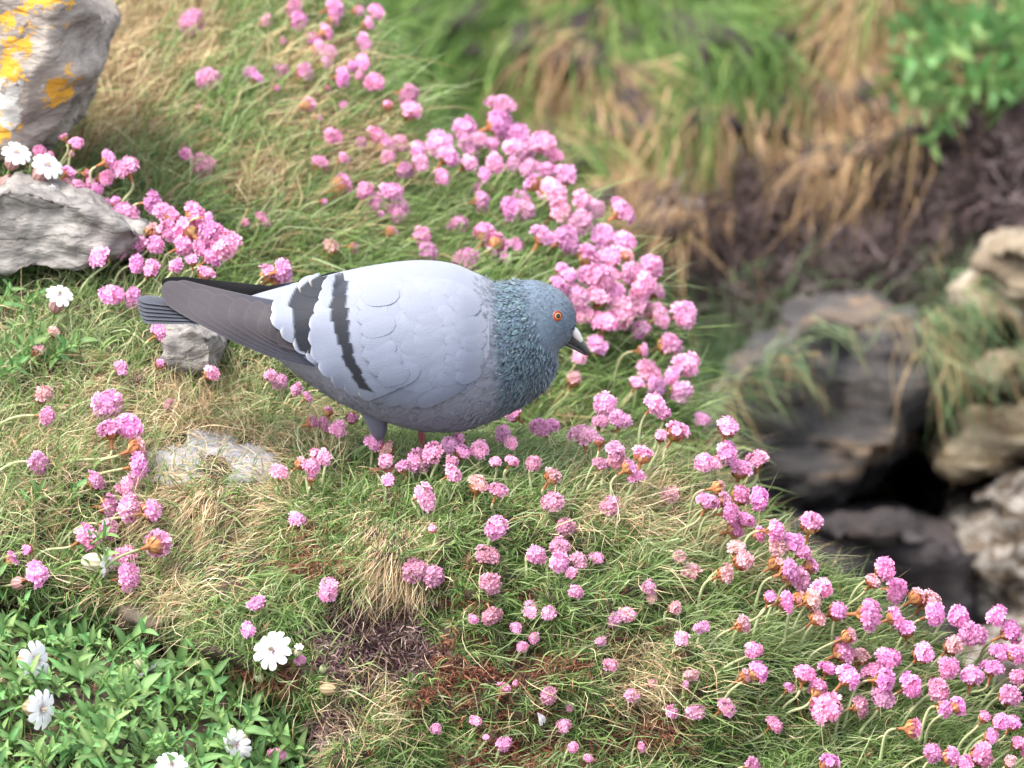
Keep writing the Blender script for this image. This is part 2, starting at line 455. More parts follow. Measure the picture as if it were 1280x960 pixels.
# rosettes of the thrift cushion: green, rusty or dead needles
def rosettes():
    nr_, per = 15000, 9
    P, px, py, N = NEAR.sample(nr_, lambda x, y: (1 - 0.93 * m_rock(x, y)) * (1 - 0.75 * m_camp(x, y)) * (1 - 0.72 * sstep(.5, .9, m_straw(x, y)))*np.where(x<330, .5, 1)*(1+.9*m_dead(x,y)+.5*m_rust(x,y))*(.35+.65*sstep(.34,.5,fbm(x/22,y/16,55))))
    nz = fbm(px / 26, py / 20, 21)
    dead = m_dead(px, py) + (nz - .5) * .8 > 0.45
    rust = (~dead) & (m_rust(px, py) * .95 + (fbm(px / 16, py / 12, 33) - .5) * 2.2 > 0.6)
    rust |= (~dead) & (rng.random(nr_) < 0.07)
    col = pick(GREEN, nr_)
    lim = sstep(620, 560, py)[:, None] * .5
    col = col * (1 - lim) + pick(GREY_GREEN, nr_) * 1.15 * lim
    col[rust] = pick(RUST, rust.sum()); col[dead] = pick(DEAD, dead.sum())
    rep = lambda a: np.repeat(a, per, 0)
    n = nr_ * per
    Nn = rep(nrm(N + [0, 0, .5]))
    tang = rng.normal(size=(n, 3)); tang -= Nn * (tang * Nn).sum(1, keepdims=True); tang = nrm(tang)
    d = nrm(Nn * rng.uniform(.25, 1.3, (n, 1)) + tang)
    ppx_, ppy_ = rep(px), rep(py)
    big = rep(np.where(px > 640, 1.25, 1.0) * np.where(rust | dead, .78, 1.0) * np.where((px < 420) & (py > 640), 1.35, 1))
    L = rng.uniform(.006, .0135, n) * big * (1 + .5 * sstep(.5, .75, fbm(ppx_ / 40, ppy_ / 30, 77)))
    W = rng.uniform(.0007, .0012, n)
    root = rep(P) + rng.normal(size=(n, 3)) * .0016
    flow = np.zeros((n, 3)); ppx, ppy = rep(px), rep(py)
    comb = blob(ppx, ppy, (290, 720, 130, 90))[:, None]
    d = nrm(d + comb * np.array([-.8, -.3, -.9]))
    droop = -Nn * 0.0 + rng.normal(size=(n, 3)) * .1 + np.array([0, 0, -.18])
    c = rep(col) * (1 + rng.normal(size=(n, 1)) * .12)
    g = ~rep(rust | dead)
    blades('cushion_leaves', M_blade, root[g], d[g], L[g], W[g], droop[g], c[g], 'short green needle leaves covering the cushion hummock under the pigeon', 'leaves', 3)
    k = rep(rust)
    blades('rusty_leaves', M_dead, root[k], d[k], L[k], W[k] * 1.1, droop[k], c[k], 'rust red withered needle leaves in patches on the hummock', 'leaves', 3)
    k = rep(dead)
    blades('dead_leaves', M_dead, root[k], d[k], L[k], W[k] * 1.3, droop[k] * 2, c[k], 'brown purple dead leaf litter in the bare hollow of the hummock', 'litter', 3)
rosettes()

def straw():
    n = 22000
    P, px, py, N = NEAR.sample(n, lambda x, y: (.03 + 1.7 * m_straw(x, y) ** 1.4) * (1 - .55 * m_rock(x, y)) * (1 - .9 * m_camp(x, y)) * (1 - .8 * m_dead(x, y)))
    a = vnoise(px / 50, py / 50, 41) * 6.28
    tang = np.stack([np.cos(a), np.sin(a) * .5, np.sin(a) * .4], 1)
    flow = np.zeros((n, 3))
    w1 = blob(px, py, (250, 660, 160, 80))[:, None]; w2 = blob(px, py, (490, 690, 70, 80))[:, None]; w3 = blob(px, py, (90, 540, 150, 120))[:, None]
    flow += w1 * np.array([-1.2, -.4, -.9]) + w2 * np.array([-.25, -.5, -1.3]) + w3 * np.array([1.2, 0, -.1])
    flow += (px > 640)[:, None] * np.array([.6, -.1, .1])
    d = nrm(tang * .6 + flow + N * rng.uniform(.05, .5, (n, 1)) + rng.normal(size=(n, 3)) * .3)
    L = rng.uniform(.014, .042, n); W = rng.uniform(.0004, .0008, n)
    droop = rng.normal(size=(n, 3)) * .25 - N * .25 + np.array([0, 0, -.1])
    blades('dry_straw', M_dead, P + N * .002, d, L, W, droop, pick(STRAW, n, .12), 'pale dry straw strands lying matted on the hummock', 'straw', 5)
straw()

def long_grass():
    n = 17000
    def dens(x, y):
        return (1 - .95 * m_rock(x, y)) * (1 - .8 * m_camp(x, y)) * (1 - .9 * m_dead(x, y)) * (
            .22 + blob(x, y, (330, 480, 120, 60, 1.2), (60, 560, 150, 150, .8), (150, 430, 110, 60, 1.2), (760, 590, 220, 50, 1.2), (1050, 820, 220, 120, 1.6), (300, 700, 130, 80, 1.2), (820, 720, 140, 50, 1.0)))
    P, px, py, N = NEAR.sample(n, dens)
    lean = np.where(px > 560, .9, .25)[:, None]
    d = N * .6 + UPV * .6 + np.stack([lean[:, 0], np.zeros(n), np.zeros(n)], 1) + rng.normal(size=(n, 3)) * .35
    w1 = blob(px, py, (290, 710, 130, 80))[:, None]
    d = nrm(d * (1 - w1) + w1 * (np.array([-.9, -.5, -.5]) + rng.normal(size=(n, 3)) * .3))
    L = rng.uniform(.016, .038, n) * np.where(blob(px, py, (60, 560, 160, 170)) > .4, 1.2, 1)
    W = rng.uniform(.0008, .0014, n)
    droop = np.array([.12, 0, -.35]) + rng.normal(size=(n, 3)) * .18
    c = pick(GREY_GREEN + GREEN[:2], n, .14)
    blades('long_grass', M_blade, P, d, L, W, droop, c, 'longer grey green grass blades leaning over the hummock', 'grass', 5, tipcol=c * .75 + pick(STRAW, n) * .25)
long_grass()

def mid_grass():
    n = 56000
    P, px, py, N = MID.sample(n)
    nz = fbm(px / 45, py / 35, 51) + .25 * blob(px, py, (150, 120, 100, 120), (440, 240, 110, 60)) - .35 * blob(px, py, (680, 340, 240, 190), (800, 480, 120, 100))
    tan = nz + rng.normal(size=n) * .12 > .6
    c = pick([A(134, 164, 92), A(112, 142, 74), A(158, 182, 112), A(100, 126, 70), A(176, 190, 140)], n)
    c[tan] = pick([A(206, 182, 136), A(182, 156, 114), A(222, 202, 160), A(160, 132, 100)], tan.sum())
    rst = rng.random(n) < .03
    c[rst] = pick(RUST, rst.sum())
    d = nrm(N * .7 + np.array([.6, -.1, .75]) + rng.normal(size=(n, 3)) * .4)
    L = rng.uniform(.03, .078, n); W = rng.uniform(.0008, .0017, n)
    droop = np.array([.15, 0, -.5]) + rng.normal(size=(n, 3)) * .22
    blades('mound_grass', M_blade, P, d, L, W, droop, c, 'soft green and tan grass covering the mound behind the pigeon', 'grass', 4)
mid_grass()

def turf_edge(px):
    return 300 - 0.42 * np.clip(px - 830, 0, 330) - 0.9 * np.clip(px - 1160, 0, 200)

def far_grass():
    n = 70000
    def dens(x, y):
        e = turf_edge(x)
        up = 1 - sstep(-5, 20, y - e)
        low = blob(x, y, (930, 470, 120, 70, 1.0), (1200, 400, 60, 35, .7), (760, 480, 160, 130, .6), (1190, 470, 40, 70, .5), (1040,400,160,14,.15))
        return np.where(x < 740, 1.0, np.maximum(up, low)) * np.where(y > 620, .02, 1)
    P, px, py, N = FAR.sample(n, dens)
    nz = fbm(px / 120, py / 90, 61, 2)
    tanm = blob(px, py, (1000, 240, 200, 80, 1), (1080, 80, 100, 150, 1), (860, 230, 150, 90, .9), (690, 150, 70, 170, .75), (800, 150, 120, 110, .7), (940, 140, 90, 60, .6)) - .6 * blob(px, py, (930, 30, 90, 45), (565, 90, 130, 150, 1.3), (940, 470, 130, 70), (800, 60, 60, 40, .6), (880,130,40,30,.6))
    tan = tanm + (nz - .5) * 1.1 + rng.normal(size=n) * .22 > .28
    c = pick([A(112, 144, 66), A(94, 128, 58), A(132, 160, 84), A(82, 112, 56)], n)
    lowm = py > turf_edge(px) + 40
    c[lowm] = pick([A(104, 128, 88), A(84, 108, 70), A(122, 140, 100)], lowm.sum())
    c[tan] = pick([A(198, 164, 120), A(176, 142, 104), A(212, 182, 138), A(150, 118, 88)], tan.sum())
    hang = sstep(-170, -10, py - turf_edge(px))[:, None]
    a = (vnoise(px / 90, py / 90, 71) - .5)[:, None] * 2.4
    d = nrm(N * .35 + np.concatenate([a, -.5 + 0 * a, -.75 - .5 * hang], 1) + rng.normal(size=(n, 3)) * .17)
    d[lowm] = nrm(N[lowm] * .7 + np.array([.6, -.3, .1]) + rng.normal(size=(lowm.sum(), 3)) * .4)
    L = rng.uniform(.09, .18, n) * np.where(lowm, .65, 1 - .76 * hang[:, 0]); W = rng.uniform(.0012, .0024, n)
    droop = np.array([0, -.1, -.35]) + np.concatenate([a * -.25, 0 * a, 0 * a], 1) + rng.normal(size=(n, 3)) * .15
    blades('bank_grass', M_blade, P + N * .01, d, L, W, droop, c, 'long green and tan grass hanging down the bank in the background', 'grass', 4)
    # fallen stems draped over the lip
    m = 420
    px = rng.uniform(780, 1260, m); py = turf_edge(px) + rng.normal(size=m) * 22
    pts = []
    for a, b in zip(px, py):
        h = FAR.hit(a, b); pts.append(tuple(h[0]) if h[0] is not None else (0, 3, 0))
    P = np.array(pts)
    d = nrm(np.array([-.5, -.8, -.5]) + rng.normal(size=(m, 3)) * .5)
    blades('draped_stems', M_dead, P, d, rng.uniform(.05, .13, m), rng.uniform(.0011, .002, m), np.array([0, -.05, -.7]) + rng.normal(size=(m, 3)) * .3,
           pick([A(206, 172, 128), A(184, 150, 112)], m), 'dead straw stems draped over the lip of the turf bank', 'straw', 6)
far_grass()

def far_dead():
    # purple brown clods of old thrift under the turf lip
    n0, per = 3600, 22
    def dens(x, y):
        e = turf_edge(x)
        return sstep(-10, 15, y - e) * (1 - sstep(110, 170, y - e - 50 * sstep(950, 1100, x))) * sstep(760, 850, x) + .25 * blob(x, y, (1100, 420, 120, 40))
    P, px, py, N = FAR.sample(n0, dens)
    rep = lambda a: np.repeat(a, per, 0)
    n = n0 * per
    Nn = rep(nrm(N))
    tang = rng.normal(size=(n, 3)); tang -= Nn * (tang * Nn).sum(1, keepdims=True)
    d = nrm(Nn * rng.uniform(.3, 1.2, (n, 1)) + nrm(tang) * .8 + np.array([0, 0, -.3]))
    lift = rep(rng.uniform(0, .035, (n0, 1)))
    c = rep(pick([A(116, 98, 96, .55), A(86, 72, 72, .55), A(150, 134, 132, .55), A(64, 54, 54, .55), A(108, 90, 84, .55)], n0, .22))
    blades('dead_thrift', M_dead, rep(P) + Nn * lift + rng.normal(size=(n, 3)) * .012, d, rng.uniform(.012, .034, n), rng.uniform(.0014, .003, n),
           rng.normal(size=(n, 3)) * .2, c, 'purple brown dead thrift clods hanging under the turf lip of the bank', 'litter', 3)
far_dead()

# ------------------------------------------------------------------ rocks
def rock(name, pts, mat, label, seed=0, rough=.006, sub=5, strata=.004, extra=None, soft=.06, chops=34):
    """pts: (px, py, Y) corners; convex block of those corners, worn and layered"""
    W = np.array([at(*p) for p in pts])
    c = W.mean(0)
    bm = bmesh.new()
    for w in W: bm.verts.new(tuple(w - c))
    bmesh.ops.convex_hull(bm, input=bm.verts)
    bvh = BVHTree.FromBMesh(bm)
    bm2 = bmesh.new()
    bmesh.ops.create_icosphere(bm2, subdivisions=sub, radius=1)
    size = np.abs(W - c).max()
    sv = Vector((seed * 3.1, seed * 1.7, seed * .9))
    for v in bm2.verts:
        n = v.co.normalized()
        h = bvh.ray_cast(Vector((0, 0, 0)), n)
        r = h[3] if h[0] is not None else size * .5
        v.co = n * r
    rs = np.random.RandomState(seed)
    co = np.array([v.co for v in bm2.verts])
    for _ in range(chops):                       # broken faces
        n = nrm(rs.normal(size=3) * [1, 1, .7])
        dd = co @ n; lim = dd.max() * rs.uniform(.78, .97)
        over = np.maximum(dd - lim, 0)
        co -= over[:, None] * n * .9
    for v, c_ in zip(bm2.verts, co): v.co = c_
    bmesh.ops.smooth_vert(bm2, verts=bm2.verts, factor=soft, use_axis_x=True, use_axis_y=True, use_axis_z=True)
    bm2.normal_update()
    for v in bm2.verts:
        p = v.co + sv
        d = (mnoise.fractal(p * (2.2 / size), 0.8, 2.2, 5) * 1.6) * rough
        lay = mnoise.noise(Vector((p.x * .6 / size, p.y * .6 / size, (p.z + .25 * p.x) * 7 / size)))
        d += (math.floor(lay * 4) / 4) * strata + mnoise.noise(p * (14 / size)) * rough * .4 + abs(mnoise.noise(p * (5 / size))) * rough * -.9
        v.co += v.normal * d
    me = bpy.data.meshes.new(name)
    bm2.to_mesh(me); bm2.free(); bm.free()
    me.materials.append(mat)
    me.polygons.foreach_set('use_smooth', [True] * len(me.polygons))
    o = obj(name, me, loc=c)
    tag(o, label, 'rock')
    return o, c

def top_pts(poly, lift, depth):
    r = []
    for x, y in poly:
        h = NEAR.hit(x, y)
        Y = h[0].y - lift
        r += [(x, y, Y), (x, y + depth, Y + .01)]
    return r

def box_pts(poly, y0, y1, grow=0.0):
    cx = sum(p[0] for p in poly) / len(poly); cy = sum(p[1] for p in poly) / len(poly)
    r = [(x, y, y0) for x, y in poly]
    r += [(cx + (x - cx) * (1 + grow), cy + (y - cy) * (1 + grow) - 25, y1) for x, y in poly]
    return r

slate = [(0.25, A(118, 108, 100, .6)), (0.42, A(166, 154, 144, .6)), (0.6, A(198, 186, 174, .6)), (0.8, A(220, 210, 198, .6))]
big_poly = [(-160, -90), (70, -60), (104, -5), (142, 36), (126, 66), (104, 96), (114, 130), (100, 146), (56, 192), (-20, 205), (-170, 150)]
big_pts = box_pts(big_poly, .36, .62)
big_pts += [(-20, 40, .31), (40, 120, .33), (60, 30, .34)]
bc_ = np.array([at(*p) for p in big_pts]).mean(0)
def spot(px, py, Y, r): return (at(px, py, Y) - bc_, r * PX)
M_big = noise_mat('lichened_slate', slate, scale=16, bump=1.0, bdist=.006, stretch=(1, 1, 2.4), patches=[
    (A(226, 222, 214, .7), [spot(0, 112, .35, 66), spot(-30, 140, .35, 80), spot(12, 150, .34, 34)], 55),
    (A(222, 166, 62, .8), [spot(6, 70, .34, 56), spot(78, 108, .35, 46), spot(50, -2, .36, 56), spot(2, 32, .34, 30), spot(4, 168, .34, 34), spot(-60, 60, .36, 70)], 75)])
rock('lichened_boulder', big_pts, M_big, 'large grey slate boulder with orange and white lichen crusts', 3, .006, 6, .007, chops=9)

M_slate = noise_mat('grey_slate', [(0.25, A(112, 106, 102, .62)), (0.5, A(164, 158, 152, .62)), (0.75, A(204, 198, 190, .62))], scale=22, bump=1.0, bdist=.005, stretch=(1, 1, 2.6))
rock('slate_slab', box_pts([(-90, 280), (20, 236), (118, 258), (182, 296), (176, 330), (70, 338), (-70, 350)], .19, .36), M_slate,
     'sloping grey slate slab between white campion and the pink thrift tuft', 5, .004, 6, .005, chops=7)
rock('slate_stone', box_pts([(204, 424), (236, 410), (276, 424), (283, 446), (262, 470), (222, 478), (206, 455)], .075, .17), M_slate,
     'small grey stone wedged under the pigeon tail', 8, .0025, 5, .003, chops=7)
M_pale = noise_mat('pale_slate', [(0.25, A(150, 146, 146, .6)), (0.5, A(190, 188, 190, .6)), (0.75, A(222, 222, 226, .6))], scale=24, bump=.9, bdist=.004, stretch=(1, 1, 2.4))
rock('pale_slab', top_pts([(166, 558), (240, 530), (326, 532), (366, 576), (346, 598), (250, 606), (176, 602)], .003, 45), M_pale,
     'flat pale grey slab half buried in dry straw', 11, .0025, 5, .003, chops=6)
rock('crevice_stone', box_pts([(132, 772), (160, 760), (206, 772), (212, 786), (190, 794), (146, 788)], -.135, -.06), M_slate.copy() if False else noise_mat('dark_slate', [(0.3, A(70, 62, 56)), (0.6, A(120, 108, 92)), (0.8, A(150, 138, 118))], scale=30),
     'dark brown stone edge inside the hollow beneath hanging straw', 14, .003, 4, .003)

M_dark = noise_mat('dark_boulder', [(0.3, A(58, 56, 58, .66)), (0.5, A(88, 84, 82, .66)), (0.62, A(142, 120, 98, .66)), (0.75, A(96, 90, 88, .66))], scale=6, bump=.7, bdist=.014, stretch=(.7, .7, 4.5), cracks=.7)
rock('dark_boulder', box_pts([(860, 560), (930, 470), (1010, 405), (1110, 395), (1172, 430), (1186, 480), (1165, 540), (1110, 590), (1040, 622), (930, 640), (860, 640)], 1.60, 2.0), M_dark,
     'dark banded boulder with a rounded face above the black crevice', 17, .014, 6, .016, chops=14)
M_mott = noise_mat('mottled_rock', [(0.3, A(84, 72, 62, .6)), (0.47, A(130, 114, 96, .6)), (0.54, A(196, 190, 182, .6)), (0.6, A(124, 110, 96, .6)), (0.8, A(152, 138, 120, .6))], scale=26, bump=.9, bdist=.012, distort=1.2, stretch=(.7, .7, 1.6))
M_ochre = noise_mat('ochre_ledge', [(0.3, A(70, 60, 50, .6)), (0.45, A(124, 106, 80, .6)), (0.55, A(164, 150, 126, .6)), (0.7, A(112, 98, 78, .6))], scale=14, bump=.9, bdist=.012, stretch=(.5, .5, 4))
M_cream = noise_mat('cream_rock', [(0.3, A(120, 104, 86, .6)), (0.5, A(166, 150, 126, .6)), (0.7, A(196, 186, 170, .6))], scale=10, bump=.9, bdist=.012, stretch=(.6, .6, 3))
def slab(poly, y0, y1, mat, label, seed):
    return rock('rock_ledge', box_pts(poly, y0, y1), mat, label, seed, .012, 6, .016, chops=26)
slab([(1165, 690), (1205, 620), (1300, 585), (1520, 560), (1540, 780), (1300, 840), (1180, 820)], 1.50, 1.85, M_mott, 'pale mottled rock face below the cave mouth', 20)
slab([(1150, 850), (1230, 800), (1520, 760), (1540, 1000), (1200, 1010)], 1.36, 1.7, M_mott, 'mottled grey rock footing behind the lowest thrift heads', 21)
slab([(1170, 565), (1230, 530), (1330, 500), (1560, 480), (1560, 560), (1300, 590), (1190, 592)], 1.60, 1.95, M_ochre, 'ochre streaked rock ledge across the cave mouth', 23)
slab([(1195, 480), (1250, 458), (1560, 420), (1570, 500), (1300, 512), (1210, 505)], 1.64, 1.95, M_ochre, 'thin brown rock shelf between cream rock and ochre ledge', 29)
slab([(1195, 370), (1240, 320), (1300, 290), (1560, 270), (1570, 390), (1300, 418), (1215, 400)], 1.66, 2.0, M_cream, 'cream weathered rock ledge poking out under the dark overhang', 26)
rock('cave_floor_rock', box_pts([(900, 690), (1000, 655), (1130, 655), (1215, 700), (1230, 900), (1100, 1000), (900, 900)], 1.45, 1.85), noise_mat('black_rock', [(0.3, A(48, 46, 48, .7)), (0.55, A(80, 73, 72, .7)), (0.75, A(120, 105, 94, .7))], scale=8, bump=.7, bdist=.012, stretch=(.7, .7, 3)),
     'smooth black rock sloping out of the cave', 32, .012, 6, .01, chops=18)

# grass and roots hanging over the boulder and ledges
def fringe():
    R_, D_, C_ = [], [], []
    for (x0, y0, x1, y1, Y, n, up) in ((860, 520, 1000, 440, 1.59, 240, .5), (1000, 412, 1120, 400, 1.6, 25, .1), (1150, 400, 1235, 360, 1.6, 130, -.2), (1165, 420, 1195, 450, 1.58, 90, -.5), (1120, 402, 1180, 430, 1.6, 25, -.4), (1240, 450, 1300, 430, 1.62, 40, -.3)):
        t = rng.random(n)
        P = at(x0 + (x1 - x0) * t + rng.normal(size=n) * 8, y0 + (y1 - y0) * t + rng.normal(size=n) * 9, Y + rng.uniform(0, .06, n))
        R_.append(P); D_.append(np.array([.35, -.5, up]) + rng.normal(size=(n, 3)) * .35)
        c = pick([A(118, 146, 96), A(96, 124, 80), A(140, 160, 112)], n); tn = rng.random(n) < .3
        c[tn] = pick([A(190, 164, 120), A(160, 134, 98)], tn.sum()); C_.append(c)
    P, d, c = np.concatenate(R_), np.concatenate(D_), np.concatenate(C_); n = len(P)
    blades('ledge_grass', M_blade, P, d, rng.uniform(.03, .075, n), rng.uniform(.001, .002, n), np.array([.1, -.1, -.6]) + rng.normal(size=(n, 3)) * .2, c,
           'grey green grass hanging over the dark boulder and rock ledges', 'grass', 5)
fringe()
# ------------------------------------------------------------------ the pigeon
FEET = at(497, 578, 0.0)
pigeon = empty('pigeon', FEET)
tag(pigeon, 'blue grey pigeon with two black wing bars standing among pink thrift', 'pigeon')
FT = np.array(FEET)

# profile stations: back (x, y), belly (x, y), half width; photo pixels in the plane of the bird
ST = np.array([
    (296, 376, 300, 400, 8), (322, 368, 330, 432, 26), (350, 361, 360, 457, 44), (390, 352, 401, 485, 66), (435, 342, 445, 508, 84), (480, 334, 489, 524, 94), (525, 330, 530, 533, 98),
    (565, 334, 575, 534, 95), (598, 347, 612, 523, 84), (620, 357, 642, 510, 74), (639, 354, 670, 494, 60), (654, 352, 687, 478, 49),
    (669, 352, 695, 456, 42), (686, 357, 697, 440, 37.5), (701, 365, 703, 432, 33), (712, 376, 709, 428, 26), (718.5, 389, 713, 424, 17), (720, 402, 716.5, 418, 7)], float)

def catmull(a, m):
    n = len(a)
    p = np.concatenate([[2 * a[0] - a[1]], a, [2 * a[-1] - a[-2]]])
    out = []
    for s in np.linspace(0, n - 1, m):
        i = min(int(s), n - 2); t = s - i
        p0, p1, p2, p3 = p[i], p[i + 1], p[i + 2], p[i + 3]
        out.append(.5 * (2 * p1 + (p2 - p0) * t + (2 * p0 - 5 * p1 + 4 * p2 - p3) * t * t + (3 * p1 - p0 - 3 * p2 + p3) * t ** 3))
    return np.array(out)

SEG, NR = 64, 130
stn = catmull(ST, NR)
phi = np.linspace(0, 2 * math.pi, SEG, endpoint=False)
cphi, sphi = np.cos(phi), np.sin(phi)
sg = np.sign(sphi) * np.abs(sphi) ** .92
mx_, my_ = (stn[:, 0] + stn[:, 2]) / 2, (stn[:, 1] + stn[:, 3]) / 2
hx_, hy_ = (stn[:, 0] - stn[:, 2]) / 2, (stn[:, 1] - stn[:, 3]) / 2
Bpx = mx_[:, None] + hx_[:, None] * cphi
Bpy = my_[:, None] + hy_[:, None] * cphi
BP = at(Bpx, Bpy, 0.0)
BP[..., 1] = -stn[:, 4][:, None] * sg * PX
def body_col(px, py, n=0):
    px, py = np.asarray(px, float), np.asarray(py, float)
    n = (fbm(px / 9, py / 9, 80) - .5) * 1.0
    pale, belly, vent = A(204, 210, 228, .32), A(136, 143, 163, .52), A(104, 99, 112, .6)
    slate, head, teal = A(104, 117, 132, .7), A(110, 126, 142, .68), A(66, 84, 96, .7)  # teal neck base painted darker, standing in for shade in the feather gaps
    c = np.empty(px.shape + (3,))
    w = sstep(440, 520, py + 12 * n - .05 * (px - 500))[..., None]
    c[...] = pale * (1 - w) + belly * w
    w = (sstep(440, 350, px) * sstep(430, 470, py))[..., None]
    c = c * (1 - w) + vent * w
    edge = np.interp(py, [340, 360, 420, 480, 530, 560], [612, 616, 618, 622, 612, 590])
    w = sstep(-9, 12, px - edge + 8 * n)[..., None]
    c = c * (1 - w) + slate * w
    neck = (np.interp(py, [350, 360, 400, 430, 460, 480], [650, 655, 668, 682, 700, 720]))
    w2 = (sstep(4, 22, px - edge) * sstep(12, -12, px - neck) * sstep(505, 480, py))[..., None]
    c = c * (1 - w2) + teal * w2
    w3 = (sstep(-12, 12, px - neck) * sstep(470, 440, py))[..., None]
    c = c * (1 - w3) + head * w3
    return c
def to_local(V): return np.asarray(V) - FT
V = np.concatenate([BP.reshape(-1, 3), BP[0].mean(0)[None], BP[-1].mean(0)[None]])
F = []
for i in range(NR - 1):
    for j in range(SEG):
        k = (j + 1) % SEG
        F.append((i * SEG + j, i * SEG + k, (i + 1) * SEG + k, (i + 1) * SEG + j))
for j in range(SEG):
    k = (j + 1) % SEG
    F.append((NR * SEG, k, j)); F.append((NR * SEG + 1, (NR - 1) * SEG + j, (NR - 1) * SEG + k))
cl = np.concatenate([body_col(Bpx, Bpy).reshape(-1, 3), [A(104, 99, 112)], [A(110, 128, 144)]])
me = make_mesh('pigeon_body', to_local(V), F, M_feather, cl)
body = obj('body', me, pigeon)
BBVH = BVHTree.FromPolygons([Vector(v) for v in V], F)

# small contour feathers all over the body (head to belly), longer and ragged on the neck
def plume():
    dU = np.gradient(BP, axis=0); dV_ = np.gradient(BP, axis=1)
    Nn = nrm(np.cross(dV_, dU))
    ctr = BP.mean(1, keepdims=True)
    sgn = np.sign(((BP - ctr) * Nn).sum(-1, keepdims=True)); Nn *= sgn
    flow = -nrm(dU)
    area = np.linalg.norm(np.cross(dU, dV_), axis=-1)
    def make(n, dens, ln, wd, lift, colf, name):
        w = (area * dens(Bpx, Bpy)).ravel(); w /= w.sum()
        k = rng.choice(len(w), n, p=w)
        i, j = k // SEG, k % SEG
        a, b = rng.random(n), rng.random(n)
        i2, j2 = np.minimum(i + 1, NR - 1), (j + 1) % SEG
        bl = lambda g: (g[i, j] * (1 - a)[:, None] + g[i2, j] * a[:, None]) * (1 - b)[:, None] + (g[i, j2] * (1 - a)[:, None] + g[i2, j2] * a[:, None]) * b[:, None]
        P, N_, Fl = bl(BP), nrm(bl(Nn)), nrm(bl(flow))
        px, py = Bpx[i, j], Bpy[i, j]
        Fl = nrm(Fl + rng.normal(size=(n, 3)) * .22)
        S_ = nrm(np.cross(Fl, N_))
        Ln = ln * PX * rng.uniform(.75, 1.25, n)[:, None]; Wd = wd * PX * rng.uniform(.8, 1.2, n)[:, None]; lf = lift * PX * rng.uniform(.3, 1.3, n)[:, None]
        z0 = N_ * (-.5 * PX)
        vv = np.stack([P - Fl * Ln * .5 + z0, P - S_ * Wd * .5 + N_ * lf * .15, P + S_ * Wd * .5 + N_ * lf * .15,
                       P + Fl * Ln * .32 - S_ * Wd * .38 + N_ * lf * .7, P + Fl * Ln * .32 + S_ * Wd * .38 + N_ * lf * .7, P + Fl * Ln * .55 + N_ * lf], 1)
        f = np.array([[0, 2, 1, -1], [1, 2, 4, 3], [3, 4, 5, -1]])
        faces = []
        for q in range(n):
            o = q * 6
            faces += [(o, o + 2, o + 1), (o + 1, o + 2, o + 4, o + 3), (o + 3, o + 4, o + 5)]
        c = np.repeat(colf(px, py, n)[:, None], 6, 1)
        c = c * np.array([.92, .98, .98, 1.02, 1.02, 1.05])[None, :, None]
        m_ = make_mesh(name, to_local(vv.reshape(-1, 3)), faces, M_feather, c.reshape(-1, 3))
        o = obj(name, m_, body)
        o['kind'] = 'stuff'
    def edge(py): return np.interp(py, [340, 360, 420, 480, 530, 560], [612, 616, 618, 622, 612, 590])
    def neckl(py): return np.interp(py, [350, 360, 400, 430, 460, 480], [648, 653, 666, 684, 702, 722])
    isneck = lambda px, py: sstep(-20, 20, px - edge(py)) * sstep(14, -12, px - neckl(py)) * sstep(516, 480, py)
    def ncol(px, py, n):
        pal = np.array([A(104, 128, 140, .7), A(122, 146, 154, .7), A(92, 114, 130, .7), A(142, 164, 168, .7), A(56, 70, 82, .7), A(120, 122, 148, .7)])
        c = pal[rng.choice(6, n, p=[.3, .2, .2, .1, .12, .08])] * (1 + rng.normal(size=(n, 1)) * .12)
        w = sstep(.15, .85, isneck(px, py))[:, None]
        return c * w + body_col(px, py) * 1.1 * (1 - w)
    make(4600, lambda px, py: isneck(px, py), 10, 2.9, 3.0, ncol, 'neck_feathers')
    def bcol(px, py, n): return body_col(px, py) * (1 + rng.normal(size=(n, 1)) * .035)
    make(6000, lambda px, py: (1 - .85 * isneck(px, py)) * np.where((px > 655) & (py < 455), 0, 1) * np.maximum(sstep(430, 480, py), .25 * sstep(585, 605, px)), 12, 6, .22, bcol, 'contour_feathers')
    make(5000, lambda px, py: np.where((px > 650) & (py < 470), 1, 0) * (1 - .8 * isneck(px, py)), 5, 2.2, .3, bcol, 'head_feathers')
plume()

# ---- folded wing: a surface laid over the flank, feathers shingled on it
ctrl = []
for p in [(600, 380), (606, 430), (598, 480), (570, 350), (570, 400), (570, 450), (565, 500), (520, 345), (520, 390), (520, 440), (520, 490), (470, 348), (470, 390), (470, 440), (470, 485),
          (430, 360), (430, 400), (430, 450), (400, 380), (400, 430), (520, 508), (470, 498)]:
    h = BBVH.ray_cast(Vector(CAM), Vector(at(p[0], p[1], 0.) - CAM).normalized())
    if h[0] is not None: ctrl.append((p[0], p[1], h[0].y / PX - 5))
ctrl += [(350, 372, -28), (345, 400, -58), (350, 430, -66), (380, 455, -74), (300, 368, -25), (295, 400, -50), (310, 430, -60), (250, 362, -18), (255, 395, -42), (205, 356, -12), (200, 380, -24), (395, 356, -20), (170, 360, -8)]
ctrl = np.array(ctrl)
def tps(d):
    return np.where(d > 0, d * d * np.log(np.maximum(d, 1e-9)), 0)
cxy = ctrl[:, :2] / 100
K = tps(np.linalg.norm(cxy[:, None] - cxy[None], axis=-1)) + np.eye(len(cxy)) * .003
Pm = np.concatenate([np.ones((len(cxy), 1)), cxy], 1)
Msys = np.block([[K, Pm], [Pm.T, np.zeros((3, 3))]])
wsol = np.linalg.solve(Msys, np.concatenate([ctrl[:, 2], [0, 0, 0]]))
